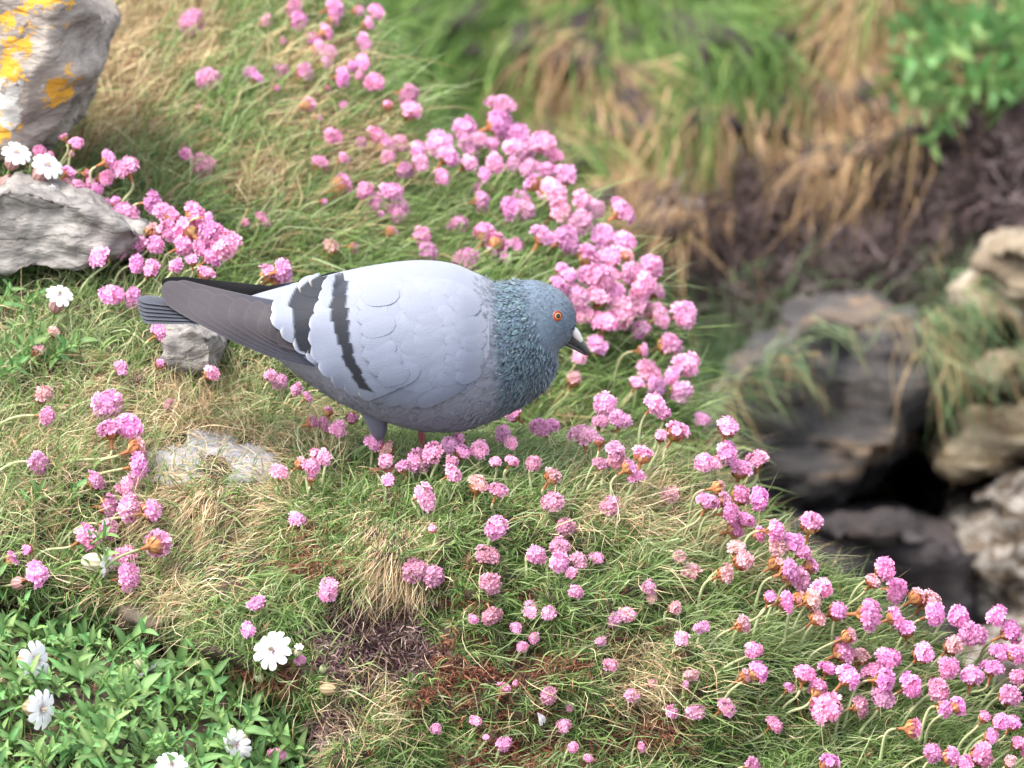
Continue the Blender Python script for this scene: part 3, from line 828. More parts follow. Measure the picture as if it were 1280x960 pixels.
def wingY(px, py):
    q = np.stack([px, py], -1) / 100
    d = np.linalg.norm(q[..., None, :] - cxy, axis=-1)
    return tps(d) @ wsol[:-3] + wsol[-3] + q @ wsol[-2:]
UPX, UPY = [345, 400, 450, 500, 560, 600, 612], [366, 348, 337, 332, 336, 352, 372]
def W3(px, py, off):
    sh = px.shape
    off = np.broadcast_to(off, sh).ravel()
    x, y = px.ravel().copy(), py.ravel().copy()
    rb = wingY(x, y)
    k = sstep(440, 400, x)
    yb = rb.copy()
    for i in range(len(x)):
        if x[i] < 400: continue
        for _ in range(14):
            h = BBVH.ray_cast(Vector(CAM), Vector(at(x[i], y[i], 0.) - CAM).normalized())
            if h[0] is not None: break
            y[i] += 2.5
        if h[0] is not None: yb[i] = h[0].y / PX - 3.0 * sstep(0, 20, y[i] - np.interp(x[i], UPX, UPY))
    d = y - np.interp(x, UPX, UPY)
    s = np.maximum(sstep(2, 30, d), k) * sstep(618, 575, x)
    P = at(x, y, (rb * k + yb * (1 - k) - off * s + (1 - s) * 1.2) * PX)
    P[:, 2] -= (1 - s) * 1.6 * PX
    return P.reshape(sh + (3,))

PALE, PALE2, BAR = A(206, 212, 230, .32), A(190, 200, 226, .32), A(40, 44, 56, .42)
def pale_col(px, py, jit):
    c = PALE + (PALE2 - PALE) * np.clip((py - 360) / 120, 0, 1)[..., None] * 1.3
    w = sstep(584, 612, px + 8 * (fbm(px / 7, py / 7, 90) - .5))[..., None]
    return (c * (1 - w) + body_col(px, py) * w) * jit
BA = ([335, 343, 355, 370, 390, 410, 430, 450, 470, 486, 492], [424, 419, 418, 418, 414, 418, 424, 431, 441, 451, 470], [427, 436, 437, 436, 437, 437, 439, 446, 455, 463, 470])
BB = ([338, 345, 352, 360, 370, 380, 390, 400, 415, 430, 438, 446], [412, 398, 385, 374, 367, 365, 367, 369, 370, 371, 376, 395], [426, 424, 416, 410, 406, 403, 400, 396, 390, 391, 392, 395])
def bars(px, py, jx, which):
    b = np.zeros(px.shape)
    if 'A' in which: b = np.maximum(b, sstep(-1.5, 1.5, px + jx - np.interp(py, BA[0], BA[1])) * sstep(1.5, -1.5, px + jx - np.interp(py, BA[0], BA[2])))
    if 'B' in which: b = np.maximum(b, sstep(-1.5, 1.5, px + jx - np.interp(py, BB[0], BB[1])) * sstep(1.5, -1.5, px + jx - np.interp(py, BB[0], BB[2])))
    return b

def feather(name, root, tip, wid, off0, off1, colf, parent, curve=0.0, tipround=.22, nv=7, surf=W3, dome=1.2):
    root, tip = np.array(root, float), np.array(tip, float)
    ax = tip - root; ln = np.linalg.norm(ax); ax /= ln; sd = np.array([-ax[1], ax[0]])
    nu = max(8, int(ln / (2.2 if nv == 13 else 5)))
    u = np.linspace(0, 1, nu)
    prof = np.minimum(1, .35 + .65 * np.sqrt(np.clip(u / .3, 0, 1)))
    tr = np.clip((u - (1 - tipround)) / tipround, 0, 1)
    prof = prof * np.sqrt(np.maximum(1 - tr ** 2, .0009))
    v = np.linspace(-1, 1, nv)
    c = root[None] + ax[None] * (u * ln)[:, None] + sd[None] * (curve * np.sin(u * math.pi) * ln)[:, None]
    px = c[:, 0][:, None] + sd[0] * v[None] * (prof * wid / 2)[:, None]
    py = c[:, 1][:, None] + sd[1] * v[None] * (prof * wid / 2)[:, None]
    off = off0 + (off1 - off0) * u[:, None] + dome * (1 - v[None] ** 2) * prof[:, None] - dome
    P = surf(px, py, off)
    uu = np.repeat(u[:, None], nv, 1); vv = np.repeat(v[None], nu, 0)
    cols = colf(px, py, uu, vv)
    idx = np.arange(nu * nv).reshape(nu, nv)
    f = np.stack([idx[:-1, :-1], idx[:-1, 1:], idx[1:, 1:], idx[1:, :-1]], -1).reshape(-1, 4)
    m_ = make_mesh(name, to_local(P.reshape(-1, 3)), f, M_feather, cols.reshape(-1, 3))
    return obj(name, m_, parent)

# wing shell under the feathers
cols_ = np.linspace(345, 612, 60)
up_ = np.interp(cols_, [345, 400, 450, 500, 560, 600, 612], [378, 358, 347, 342, 346, 362, 385])
lo_ = np.interp(cols_, [345, 400, 450, 500, 550, 590, 612], [420, 462, 490, 502, 502, 485, 440])
tt_ = np.linspace(0, 1, 30)[:, None]
gx, gy = np.repeat(cols_[None], 30, 0), up_ + (lo_ - up_) * tt_
GP = W3(gx, gy, -1.0)
idx = np.arange(1800).reshape(30, 60)
f = np.stack([idx[:-1, :-1], idx[:-1, 1:], idx[1:, 1:], idx[1:, :-1]], -1).reshape(-1, 4)
wing = obj('wing', make_mesh('wing', to_local(GP.reshape(-1, 3)), f, M_feather, pale_col(gx, gy, 1).reshape(-1, 3)), pigeon)
wing_parts = []

def prim_col(j):
    brown, blue, rim = A(114, 105, 112, .24), A(90, 96, 120, .25), A(150, 140, 142, .3)
    def fn(px, py, u, v):
        t = sstep(-.2, .8, -v)[..., None] * .0 + sstep(.2, .9, 1 - u)[..., None]
        c = brown * (1 - t) + blue * t
        c = c * (1 + .06 * j) * (1 - .1 * np.exp(-(v / .1) ** 2))[..., None]
        e = (np.clip((np.abs(v) - .86) / .14, 0, 1) * .3)[..., None]
        return c * (1 - e) + rim * e
    return fn
wing_parts.append(feather('primary_feather', (396, 398), (214, 359), 26, -2.5, -1.6, prim_col(0), wing, curve=-.012, tipround=.1, nv=13, dome=.4))
tips = [(202, 358), (236, 369), (262, 376), (287, 382), (308, 387), (325, 393), (338, 401), (347, 410)]
for k, tp in enumerate(tips):
    rt = (408 - 1.0 * k, 452 - 4.5 * k)
    wing_parts.append(feather('primary_feather', rt, tp, 35 + .8 * k, -2 + .35 * k, -1 + .75 * k, prim_col(rng.normal() * .35), wing, curve=-.035 - .004 * k, tipround=.12, nv=13, dome=.4))
# secondaries / tertials carrying the rear bar
tt = [((470, 350), (386, 352), 22), ((470, 356), (372, 358), 28), ((468, 368), (352, 370), 34), ((468, 380), (339, 386), 40), ((466, 396), (338, 398), 36), ((462, 412), (350, 414), 32), ((458, 428), (366, 430), 28), ((456, 442), (382, 444), 22), ((458, 456), (398, 458), 18)]
order = sorted(range(len(tt)), key=lambda q: -q)
for q, k in enumerate(order):
    rt, tp, wd = tt[k]
    jx, jb = rng.normal() * 1.3, 1 + rng.normal() * .03
    def cf(px, py, u, v, jx=jx, jb=jb):
        c = pale_col(px, py, jb)
        b = bars(px, py, jx + 2.5 * np.abs(v), 'B')[..., None]
        c = c * (1 - b) + BAR * b
        e = np.clip((u - .96) / .04, 0, 1)[..., None] * .5
        return c * (1 - e) + A(226, 220, 206) * e
    wing_parts.append(feather('tertial_feather', rt, tp, wd, 2.0 + .2 * q, 6.0 + .3 * q, cf, wing, tipround=.2, nv=13, dome=.4))
    if k <= 3: wing_parts[-1]['top'] = 1
# greater coverts carrying the front bar
gc = [((480, 346), (408, 348), 18), ((482, 356), (402, 358), 20), ((484, 368), (398, 372), 22), ((484, 382), (392, 388), 24), ((484, 396), (386, 406), 26), ((484, 410), (385, 424), 26), ((486, 424), (388, 442), 26), ((490, 438), (398, 460), 26), ((494, 450), (414, 476), 25), ((500, 460), (430, 486), 23), ((508, 468), (448, 493), 20)]
for q, k in enumerate(sorted(range(len(gc)), key=lambda q: -q)):
    rt, tp, wd = gc[k]; wd *= 1.3
    jx, jb = rng.normal() * 1.1, 1 + rng.normal() * .03
    def cf(px, py, u, v, jx=jx, jb=jb):
        c = pale_col(px, py, jb)
        b = bars(px, py, jx + 3 * np.abs(v), 'A')[..., None]
        c = c * (1 - b) + BAR * b
        e = np.clip((u - .97) / .03, 0, 1)[..., None] * .4
        return c * (1 - e) + A(228, 224, 218) * e
    wing_parts.append(feather('greater_covert', rt, tp, wd, 7.0 + .12 * q, 9.5 + .16 * q, cf, wing, tipround=.2, nv=13, dome=.3))
    if k <= 5: wing_parts[-1]['top'] = 1
# lower edge coverts
for k, (rt, tp) in enumerate([((540, 470), (462, 500)), ((556, 474), (480, 505)), ((570, 476), (500, 508)), ((584, 476), (520, 508))]):
    jb = .92 + rng.normal() * .03
    wing_parts.append(feather('edge_covert', rt, tp, 19, 2, 6.5, lambda px, py, u, v, jb=jb: pale_col(px, py, jb * .9) * (1 - .25 * np.clip((u - .9) / .1, 0, 1))[..., None], wing, tipround=.35, dome=.6))
# median and lesser coverts, rows of shingles from shoulder to bars
row_x = [446, 462, 480, 498, 516, 534, 552, 568]
for ri, rx in enumerate(row_x):
    upy = np.interp(rx, [345, 400, 450, 500, 560, 600, 612], [372, 352, 340, 336, 341, 360, 385]) + 3
    loy = np.interp(rx, [345, 400, 450, 500, 550, 590, 612], [420, 462, 486, 492, 488, 468, 425])
    stepy = 15 if ri < 5 else 12
    for yy in np.arange(upy + (12 if ri < 2 else 0) + (ri % 2) * stepy / 2, loy, stepy):
        s = (yy - upy) / max(loy - upy, 1)
        jx = rng.normal() * 3.5; jy = rng.normal() * 2
        ang = R(6 + 20 * s + rng.normal() * 5)
        ln = (44 if ri < 5 else 36) + rng.normal() * 3
        tp = (rx + jx + (max(0., float(np.interp(yy, BA[0], BA[2])) - 437) if ri < 2 else 0.), yy + jy)
        rt = (tp[0] + ln * math.cos(ang), tp[1] - ln * math.sin(ang))
        jb = 1 + rng.normal() * .02
        lf = [5, 4.5, 4, 3, 2][ri] if ri < 5 else 1.4
        base_o = [12, 9.5, 7.5, 6.2, 5.2][ri] if ri < 5 else 4.4
        sh = 0.0
        is_top = yy - upy < 60
        wing_parts.append(feather('covert_feather', rt, tp, (26 if ri < 5 else 22), base_o - lf - sh, base_o - sh,
                                  lambda px, py, u, v, jb=jb: pale_col(px, py, jb) * (1 - .06 * np.clip((u - .93) / .07, 0, 1))[..., None], wing, tipround=.45, nv=7, dome=.35))
        if is_top: wing_parts[-1]['top'] = 1
# the far wing: the same feathers mirrored through the bird's middle plane
wing2 = wing.copy(); COL.objects.link(wing2); wing2.parent = pigeon
wing2.scale = (1, -1, 1)
for p in wing_parts:
    if p.get('top'): continue
    c = p.copy(); COL.objects.link(c); c.parent = wing2

# ---- rump and tail
def tail_surf(Yc):
    return lambda px, py, off: at(px, py, 0.0) + np.array([0, 0, 0])
def tail_feather(k, n):
    s = k / (n - 1) * 2 - 1                       # -1 near side .. 1 far side
    c0 = at(345, 396, 0.0)
    spread = 46 * PX
    L = (172 - 6 * s * s) * PX
    ang = s * R(7)
    z_drop = -abs(s) * 5 * PX
    nu, nv = 24, 7
    u = np.linspace(0, 1, nu); v = np.linspace(-1, 1, nv)
    tr = np.clip((u - .93) / .07, 0, 1)
    prof = (.55 + .45 * u) * np.sqrt(np.maximum(1 - tr ** 2, .08))
    wid = 17 * PX
    U, Vv = np.meshgrid(u, v, indexing='ij')
    x = c0[0] - U * L * math.cos(ang)
    y = s * spread * (.12 + .88 * U ** 1.4) + Vv * wid * prof[:, None]
    rise = 24 * PX
    z = c0[2] + rise * U + z_drop - abs(s) * 4 * PX * U + .6 * PX * (1 - Vv ** 2) - .9 * PX * abs(k - (n - 1) / 2)
    P = np.stack([x, y, z], -1)
    grey, dark, rim = A(118, 122, 138, .45), A(58, 60, 74, .5), A(118, 118, 130, .42)
    w = (sstep(.55, .78, U) * (1 - .3 * sstep(.9, 1, U)))[..., None]
    c = grey * (1 - w) + dark * w
    e = (np.clip((np.abs(Vv) - .75) / .25, 0, 1) * .5)[..., None]
    c = c * (1 - e) + (rim * .9) * e
    idx = np.arange(nu * nv).reshape(nu, nv)
    f = np.stack([idx[:-1, :-1], idx[:-1, 1:], idx[1:, 1:], idx[1:, :-1]], -1).reshape(-1, 4)
    return to_local(P.reshape(-1, 3)), f, c.reshape(-1, 3)
tail = None
for k in [5, 4, 6, 3, 7, 2, 8, 1, 9, 0, 10]:
    Vt, ft, ct = tail_feather(k, 11)
    m_ = make_mesh('tail_feather', Vt, ft, M_feather, ct)
    if tail is None:
        # rump wedge carries the tail feathers
        ring = []
        nu, nv = 16, 20
        for i in range(nu):
            s = i / (nu - 1)
            a = at(380 - 120 * s, 396 - 6 * s, 0.0)
            hw = (36 - 14 * s) * PX; hh = (26 * (1 - s) ** 1.2 + 3) * PX
            for j in range(nv):
                an = 2 * math.pi * j / nv
                ring.append((a[0], hw * math.cos(an), a[2] + hh * math.sin(an)))
        ff = [(i * nv + j, i * nv + (j + 1) % nv, (i + 1) * nv + (j + 1) % nv, (i + 1) * nv + j) for i in range(nu - 1) for j in range(nv)]
        ff.append(tuple(range((nu - 1) * nv, nu * nv)))
        cc = np.array([A(186, 194, 206, .6) if (q % nv) in (3, 4, 5, 6, 7) else A(92, 90, 104) for q, r_ in enumerate(ring)])
        tail = obj('tail', make_mesh('tail', to_local(ring), ff, M_feather, cc), pigeon)
    obj('tail_feather', m_, tail)

# ---- beak, cere, eye
def loft(name, secs, mat, parent, cols=None, nv=14, cap=True):
    """secs: (px, py, half height px, half width px, Y px)"""
    s = catmull(np.array(secs, float), len(secs) * 4)
    d = np.gradient(s[:, :2], axis=0); d /= np.linalg.norm(d, axis=1, keepdims=True)
    n2 = np.stack([-d[:, 1], d[:, 0]], 1)
    an = np.linspace(0, 2 * math.pi, nv, endpoint=False)
    px = s[:, 0][:, None] + n2[:, 0][:, None] * s[:, 2][:, None] * np.cos(an)
    py = s[:, 1][:, None] + n2[:, 1][:, None] * s[:, 2][:, None] * np.cos(an)
    P = at(px, py, 0.0); P[..., 1] += (s[:, 4][:, None] + s[:, 3][:, None] * np.sin(an)) * PX
    m = len(s)
    f = [(i * nv + j, i * nv + (j + 1) % nv, (i + 1) * nv + (j + 1) % nv, (i + 1) * nv + j) for i in range(m - 1) for j in range(nv)]
    f += [tuple(range(nv))[::-1], tuple(range((m - 1) * nv, m * nv))]
    c = None
    if cols is not None: c = np.repeat(np.array([cols(i / (m - 1)) for i in range(m)])[:, None], nv, 1).reshape(-1, 3)
    return obj(name, make_mesh(name, to_local(P.reshape(-1, 3)), f, mat, c), parent)

M_horn = attr_mat('horn', rough=.35, spec=.5)
beak = loft('beak', [(706, 414, 10, 10, 0), (714, 419, 7.5, 8, 0), (722, 426, 5.6, 6, 0), (729, 433, 4.2, 4.4, 0), (734, 440, 2.8, 2.8, 0), (736, 445, .8, .8, 0)], M_horn, pigeon,
            lambda t: A(84, 84, 90) * (1 - t) + A(70, 66, 66) * t)
loft('lower_mandible', [(701, 426, 4, 7, 0), (711, 430, 3.4, 6, 0), (720, 435, 2.8, 4.6, 0), (728, 440, 2.2, 3, 0), (733, 444, .8, 1, 0)], M_horn, beak, lambda t: A(64, 62, 64))
loft('cere', [(710, 410, 2.5, 5, -3), (715.5, 412, 5.4, 6.4, -3.5), (721, 418, 5.2, 6, -3), (727, 426, 2.4, 3.4, -2.5)], M_horn, beak, lambda t: A(232, 226, 220))
M_eye = attr_mat('eye', rough=.08, spec=.6)
hit = BBVH.ray_cast(Vector(CAM), Vector(at(697, 395, 0.) - CAM).normalized())
ey, en = np.array(hit[0]), nrm(np.array(hit[1]))
if en[1] > 0: en = -en
def disc_ball(name, r, h, cfun, parent, out=0.0, hole=0.0, flip=1):
    a1 = nrm(np.cross(en, [0, 0, 1])); a2 = np.cross(a1, en)
    Vv, Ff, cc = [], [], []
    nr_, nv = 10, 24
    for i in range(nr_):
        t = i / (nr_ - 1)
        rr = hole + (r - hole) * t
        if hole: zz = h * math.sin(math.pi * t)
        else: zz = h * math.sqrt(max(0, 1 - t * t))
        for j in range(nv):
            an = 2 * math.pi * j / nv
            p = ey + (a1 * math.cos(an) * rr + a2 * math.sin(an) * rr + en * (zz + out)) * PX
            p = np.array([p[0], p[1] * flip, p[2]])
            Vv.append(p); cc.append(cfun(rr))
    for i in range(nr_ - 1):
        for j in range(nv):
            Ff.append((i * nv + j, i * nv + (j + 1) % nv, (i + 1) * nv + (j + 1) % nv, (i + 1) * nv + j))
    return obj(name, make_mesh(name, to_local(Vv), Ff, M_eye, cc), parent)
for fl in (1, -1):
    eye = disc_ball('eye', 5.6, 2.2, lambda r: A(186, 74, 34, .7) if r > 3.9 else A(216, 150, 84, .7), pigeon, flip=fl)
    disc_ball('pupil', 3.0, .7, lambda r: A(10, 10, 12), eye, out=1.85, flip=fl)
    disc_ball('eye_ring', 6.7, 1.5, lambda r: A(190, 88, 72, .7) if r > 5.7 else A(80, 40, 34), eye, hole=4.9, flip=fl, out=.2)
    eye.scale = (1, 1, 1)
loft('gape', [(700, 424, .8, 4, -9), (704, 426, .9, 4, -8), (709, 428, .7, 4, -6)], M_horn, beak, lambda t: A(50, 50, 56))

# ---- legs and feet
M_leg = attr_mat('leg_skin', rough=.5, spec=.35, bump=.5, bscale=1500)
for side, (lx, top_y) in ((-1, (474, 532)), (1, (524, 530))):
    Yl = side * 24
    gz = NEAR.hit(lx + 4, 574)
    leg = None
    # feathered thigh
    th = loft('leg', [(lx - 6, 500, 20, 18, Yl), (lx - 2, 522, 13, 12, Yl), (lx, 534, 9.5, 9, Yl), (lx + 1, 541, 5, 5, Yl)], M_feather, pigeon, lambda t: A(124, 128, 148, .5) * (1 - t) + A(108, 100, 116, .5) * t)
    footy = 580 - side * 4
    loft('shank', [(lx + 1, 536, 4.6, 4.6, Yl), (lx + 3, 552, 4.2, 4.2, Yl), (lx + 6, footy - 6, 4.0, 4.0, Yl), (lx + 7, footy, 4.6, 4.6, Yl)], M_leg, th, lambda t: A(170, 84, 92) if t > .2 else A(128, 96, 112))
    for dx, dyy in ((34, -10), (36, 0), (32, 10), (-24, 2)):
        loft('toe', [(lx + 7, footy - 1, 4, 4, Yl), (lx + 7 + dx * .5, footy - 3, 3.6, 3.6, Yl + dyy * .5), (lx + 7 + dx, footy + 2, 2.6, 2.6, Yl + dyy), (lx + 7 + dx * 1.2, footy + 5, .8, .8, Yl + dyy * 1.2)], M_leg, th,
             lambda t: A(176, 84, 90) if t < .85 else A(60, 54, 56))
# ------------------------------------------------------------------ thrift (sea pink) flowers
def petal5(c, n, r, rs, cols, V, F, C, npet=5, cup=.35):
    a1 = nrm(np.cross(n, rs.normal(size=3))); a2 = np.cross(n, a1)
    a0 = rs.uniform(0, 6.28)
    for k in range(npet):
        a = a0 + k * 2 * math.pi / npet
        d = a1 * math.cos(a) + a2 * math.sin(a); s = np.cross(n, d)
        b = len(V)
        V += [c, c + d * r * .6 - s * r * .36 + n * r * cup * .5, c + d * r + n * r * cup - s * r * .3, c + d * r * .88 + n * r * cup * 1.1, c + d * r + n * r * cup + s * r * .3, c + d * r * .6 + s * r * .36 + n * r * cup * .5]
        F += [(b, b + 1, b + 2, b + 3), (b, b + 3, b + 4, b + 5)]
        j = 1 + rs.normal() * .06
        C += [cols[0]] + [cols[1] * j] * 5

def ball(V, F, C, col, rad, zs=1.0, z0=0.0, nu=6, nv=10, lo=-1.0):
    b = len(V)
    for i in range(nu + 1):
        th = math.pi * i / nu
        for j in range(nv):
            a = 2 * math.pi * j / nv
            z = math.cos(th)
            V.append(np.array([math.sin(th) * math.cos(a) * rad, math.sin(th) * math.sin(a) * rad, z0 + z * rad * zs])); C.append(col)
    for i in range(nu):
        for j in range(nv):
            F.append((b + i * nv + j, b + i * nv + (j + 1) % nv, b + (i + 1) * nv + (j + 1) % nv, b + (i + 1) * nv + j))

PINKS = {'fresh': (A(250, 198, 226, 1.0), A(226, 142, 190, .95), A(222, 156, 176)),
         'dusty': (A(236, 176, 202, .95), A(202, 136, 160, .9), A(206, 150, 140)),
         'faded': (A(242, 196, 204, .9), A(220, 150, 126, .9), A(206, 136, 90))}
def head_mesh(seed, kind, state):
    """unit head: radius 1, facing +Z.  state: open, half, bud"""
    rs = np.random.RandomState(seed)
    tipc, basec, core = PINKS[kind]
    V, F, C = [], [], []
    ball(V, F, C, core, .66, .8)
    n = {'open': 40, 'half': 24, 'bud': 9}[state]
    asx = rs.uniform(.86, 1.16)
    maxth = {'open': 1.75, 'half': 1.05, 'bud': .62}[state]
    for i in range(n):
        z = 1 - (1 - math.cos(maxth)) * (i + .5) / n
        a = i * 2.39996 + rs.normal() * .25
        s = math.sqrt(max(0, 1 - z * z))
        d = nrm(np.array([s * math.cos(a), s * math.sin(a), z]) + rs.normal(size=3) * .08)
        c = d * np.array([.78 * asx, .78 / asx, .66]) * rs.uniform(.8, 1.14)
        n_ = nrm(d + rs.normal(size=3) * .22)
        mixv = rs.uniform(.75, 1.1)
        petal5(c, n_, rs.uniform(.28, .42), rs, (basec * mixv, tipc * mixv), V, F, C, cup=rs.uniform(.15, .6))
        if rs.random() < .45:     # papery calyx tube showing between florets
            q = len(V); e = c * .75
            t1 = nrm(np.cross(d, rs.normal(size=3))) * .09
            V += [e - t1, e + t1, c + d * .1]; C += [A(200, 140, 110)] * 2 + [A(236, 206, 190)]; F += [(q, q + 1, q + 2)]
    return make_mesh('thrift_head', V, F, M_petal, np.array(C), smooth=False)

def bract_mesh(seed, state):
    rs = np.random.RandomState(seed)
    V, F, C = [], [], []
    ora = [A(200, 146, 92), A(184, 124, 84), A(214, 170, 118), A(166, 108, 80)]
    R0 = {'open': .62, 'half': .78, 'bud': .86}[state]
    top = {'open': -.02, 'half': .25, 'bud': .5}[state]
    for ring, (nb, zt, rr) in enumerate(((7, top, R0), (7, top - .22, R0 * .95), (6, top - .42, R0 * .8))):
        for k in range(nb):
            a = 2 * math.pi * (k + .5 * (ring % 2)) / nb + rs.normal() * .1
            d = np.array([math.cos(a), math.sin(a), 0]); s = np.array([-d[1], d[0], 0])
            w = rr * 2.6 / nb
            b = len(V); c = ora[rs.randint(4)]
            zb = -.78
            V += [d * .16 + np.array([0, 0, zb]) - s * .08, d * .16 + np.array([0, 0, zb]) + s * .08,
                  d * rr * (.86 + .05 * ring) + s * w * .6 + np.array([0, 0, (zb + zt) / 2]), d * rr * (1.0 + .03 * ring) + np.array([0, 0, zt]) + s * w * .1,
                  d * rr * (1.0 + .03 * ring) + np.array([0, 0, zt]) - s * w * .1, d * rr * (.86 + .05 * ring) - s * w * .6 + np.array([0, 0, (zb + zt) / 2])]
            F += [(b, b + 1, b + 2, b + 5), (b + 5, b + 2, b + 3, b + 4)]
            C += [c * .9] * 2 + [c] * 2 + [c * 1.1] * 2
    # brown papery sheath down the stalk
    b = len(V); nv = 7
    for i, (z, r) in enumerate(((-.62, .24), (-.95, .14), (-1.3, .11), (-1.55, .13))):
        for j in range(nv):
            a = 2 * math.pi * j / nv
            V.append(np.array([r * math.cos(a), r * math.sin(a), z + (rs.normal() * .12 if i == 3 else 0)])); C.append(ora[1] * (.95 + .1 * rs.random()))
    for i in range(3):
        for j in range(nv): F.append((b + i * nv + j, b + i * nv + (j + 1) % nv, b + (i + 1) * nv + (j + 1) % nv, b + (i + 1) * nv + j))
    return make_mesh('thrift_bracts', V, F, M_bract, np.array(C), smooth=True)

HEADS = {}
for st in ('open', 'half', 'bud'):
    for kd in PINKS:
        HEADS[(kd, st)] = [head_mesh(100 + 7 * q + hash_ * 31, kd, st) for q in range(7) for hash_ in [len(kd) + len(st)]]
BRACTS = {st: [bract_mesh(500 + q, st) for q in range(3)] for st in ('open', 'half', 'bud')}

def tube_mesh(name, pts, rad, mat, col, nv=6):
    pts = np.asarray(pts, float); m = len(pts)
    d = nrm(np.gradient(pts, axis=0))
    s = nrm(np.cross(d, np.array([.13, .87, .31]))); b = np.cross(d, s)
    an = np.linspace(0, 2 * math.pi, nv, endpoint=False)
    rad = np.broadcast_to(np.asarray(rad, float), (m,))
    P = pts[:, None] + (s[:, None] * np.cos(an)[None, :, None] + b[:, None] * np.sin(an)[None, :, None]) * rad[:, None, None]
    f = [(i * nv + j, i * nv + (j + 1) % nv, (i + 1) * nv + (j + 1) % nv, (i + 1) * nv + j) for i in range(m - 1) for j in range(nv)]
    f += [tuple(range(nv))[::-1], tuple(range((m - 1) * nv, m * nv))]
    c = np.asarray(col, float)
    if c.ndim == 1: c = np.repeat(c[None], m, 0)
    return make_mesh(name, P.reshape(-1, 3), f, mat, np.repeat(c[:, None], nv, 1).reshape(-1, 3))

def bez(p0, p1, p2, p3, m=9):
    t = np.linspace(0, 1, m)[:, None]
    return p0 * (1 - t) ** 3 + 3 * p1 * t * (1 - t) ** 2 + 3 * p2 * t * t * (1 - t) + p3 * t ** 3

def root_on(layer, px, py, maxstep=40):
    for k in range(maxstep):
        h = layer.hit(px, py)
        if h[0] is not None: return np.array(h[0]), np.array(h[1])
        py += 12
    return None, None

def orient(o, z):
    o.rotation_mode = 'QUATERNION'
    q = Vector(z).to_track_quat('Z', 'Y')
    o.rotation_quaternion = q @ Matrix.Rotation(random.uniform(0, 6.28), 4, 'Z').to_quaternion()

# regions: (name in the label, group, layer, stalk offset px, facing, tint)
REG = {
    'front': ('on the front of the cushion hummock', 'thrift on the hummock front', 'N', (-12, 26), (.12, -.75, .5), (.97, .93, .92)),
    'slope': ('crowded on the hummock slope falling to the cave', 'thrift on the slope towards the cave', 'N', (-46, 52), (.6, -.4, .6), (.96, .80, .91)),
    'crest': ('standing tall on the hummock crest ahead of the pigeon', 'thrift on the crest ahead of the pigeon', 'N', (-22, 62), (.25, -.3, .85), (1, .95, .97)),
    'feet': ('in front of the pigeon feet', 'thrift round the pigeon feet', 'N', (-4, 34), (.2, -.5, .75), (1, .97, .97)),
    'straw': ('leaning over the dry straw below the pale slab', 'thrift over the straw', 'N', (-70, 44), (.7, -.5, .35), (.96, .84, .95)),
    'tail': ('under and beside the pigeon tail', 'thrift by the pigeon tail', 'N', (-16, 34), (.45, -.45, .55), (.98, .9, .95)),
    'tuft': ('in the dense tuft above the pigeon tail', 'thrift in the tuft above the tail', 'N', (-34, 44), (.5, -.45, .6), (.99, .88, .95)),
    'boulder': ('in the row between slate slab and lichened boulder', 'thrift by the lichened boulder', 'N', (-14, 30), (.5, -.45, .55), (.98, .87, .95)),
    'mound': ('scattered on the grassy mound beyond the pigeon back', 'thrift scattered on the mound', 'M', (-42, 34), (.65, -.45, .45), (.98, .86, .95)),
    'ridge': ('massed along the mound ridge beyond the pigeon head', 'thrift massed on the mound ridge', 'M', (-34, 62), (.5, -.45, .65), (1, .97, .98)),
    'top': ('on the top end of the mound beside the lichened boulder slope', 'thrift on the top end of the mound', 'M', (-46, 36), (.6, -.4, .5), (.99, .88, .95)),
}
FL = {}
FL['mound'] = '''240,27,15 261,99,14 313,94,11 247,135,5b 231,193,9h 253,207,14d 328,275,10 307,279,6h 320,96,8 352,90,10 379,93,13 384,132,11 397,148,6b 416,171,11 400,205,12 429,198,7
425,233,15 456,238,11 451,179,8d 404,252,5b 476,268,5 488,290,8b 413,311,11f 441,309,7b 332,28,9h 353,52,6b 430,133,6 345,110,5b 408,110,4b 469,253,10 489,240,14 496,258,14 497,270,9
527,296,12 535,316,13 582,326,15 573,281,12 606,292,14 620,303,14 645,306,9 631,323,7 615,315,7 601,252,12 598,235,6h 638,262,15 652,250,12 470,169,12 483,183,13 499,180,11 484,198,9 505,212,12h'''
FL['top'] = '367,10,11 374,27,11 417,10,13 416,24,9 447,14,8b 470,16,11 459,31,8h 454,53,10h 407,40,10 392,50,9 398,60,10 412,68,11 405,80,10 427,97,12 440,83,7 453,78,10 449,94,6 468,104,12 510,118,13d 512,140,13 485,133,8b'
FL['ridge'] = '''523,187,10 525,205,11h 550,180,16 560,196,13 552,222,10 580,162,15 588,183,13 600,175,9 585,205,11 616,180,8 617,205,12 606,218,8h 626,132,15 623,155,18 645,170,15 650,190,16 640,183,10 660,210,11h
678,180,15 693,195,11 684,212,10 706,220,13 690,240,16 700,265,17 726,250,12h 740,263,14 725,277,14 777,264,16 678,296,13 708,300,17 755,300,17 781,303,13 783,320,9f 735,322,15 752,328,14 765,322,13
702,339,10h 698,358,12 718,372,15 750,348,17 813,333,15 790,342,14 803,356,15 820,364,11 748,371,16 728,392,13 754,403,14 775,390,18 800,385,17 825,396,14 800,412,12 835,432,15 855,393,16 858,455,15
745,434,14 724,446,9 803,438,8h 810,466,15 820,482,13 850,490,14 717,475,10f 878,525,10 795,480,9 840,470,10 712,345,9 735,345,12 768,368,13 765,345,10 640,205,9 667,230,11 655,262,13'''
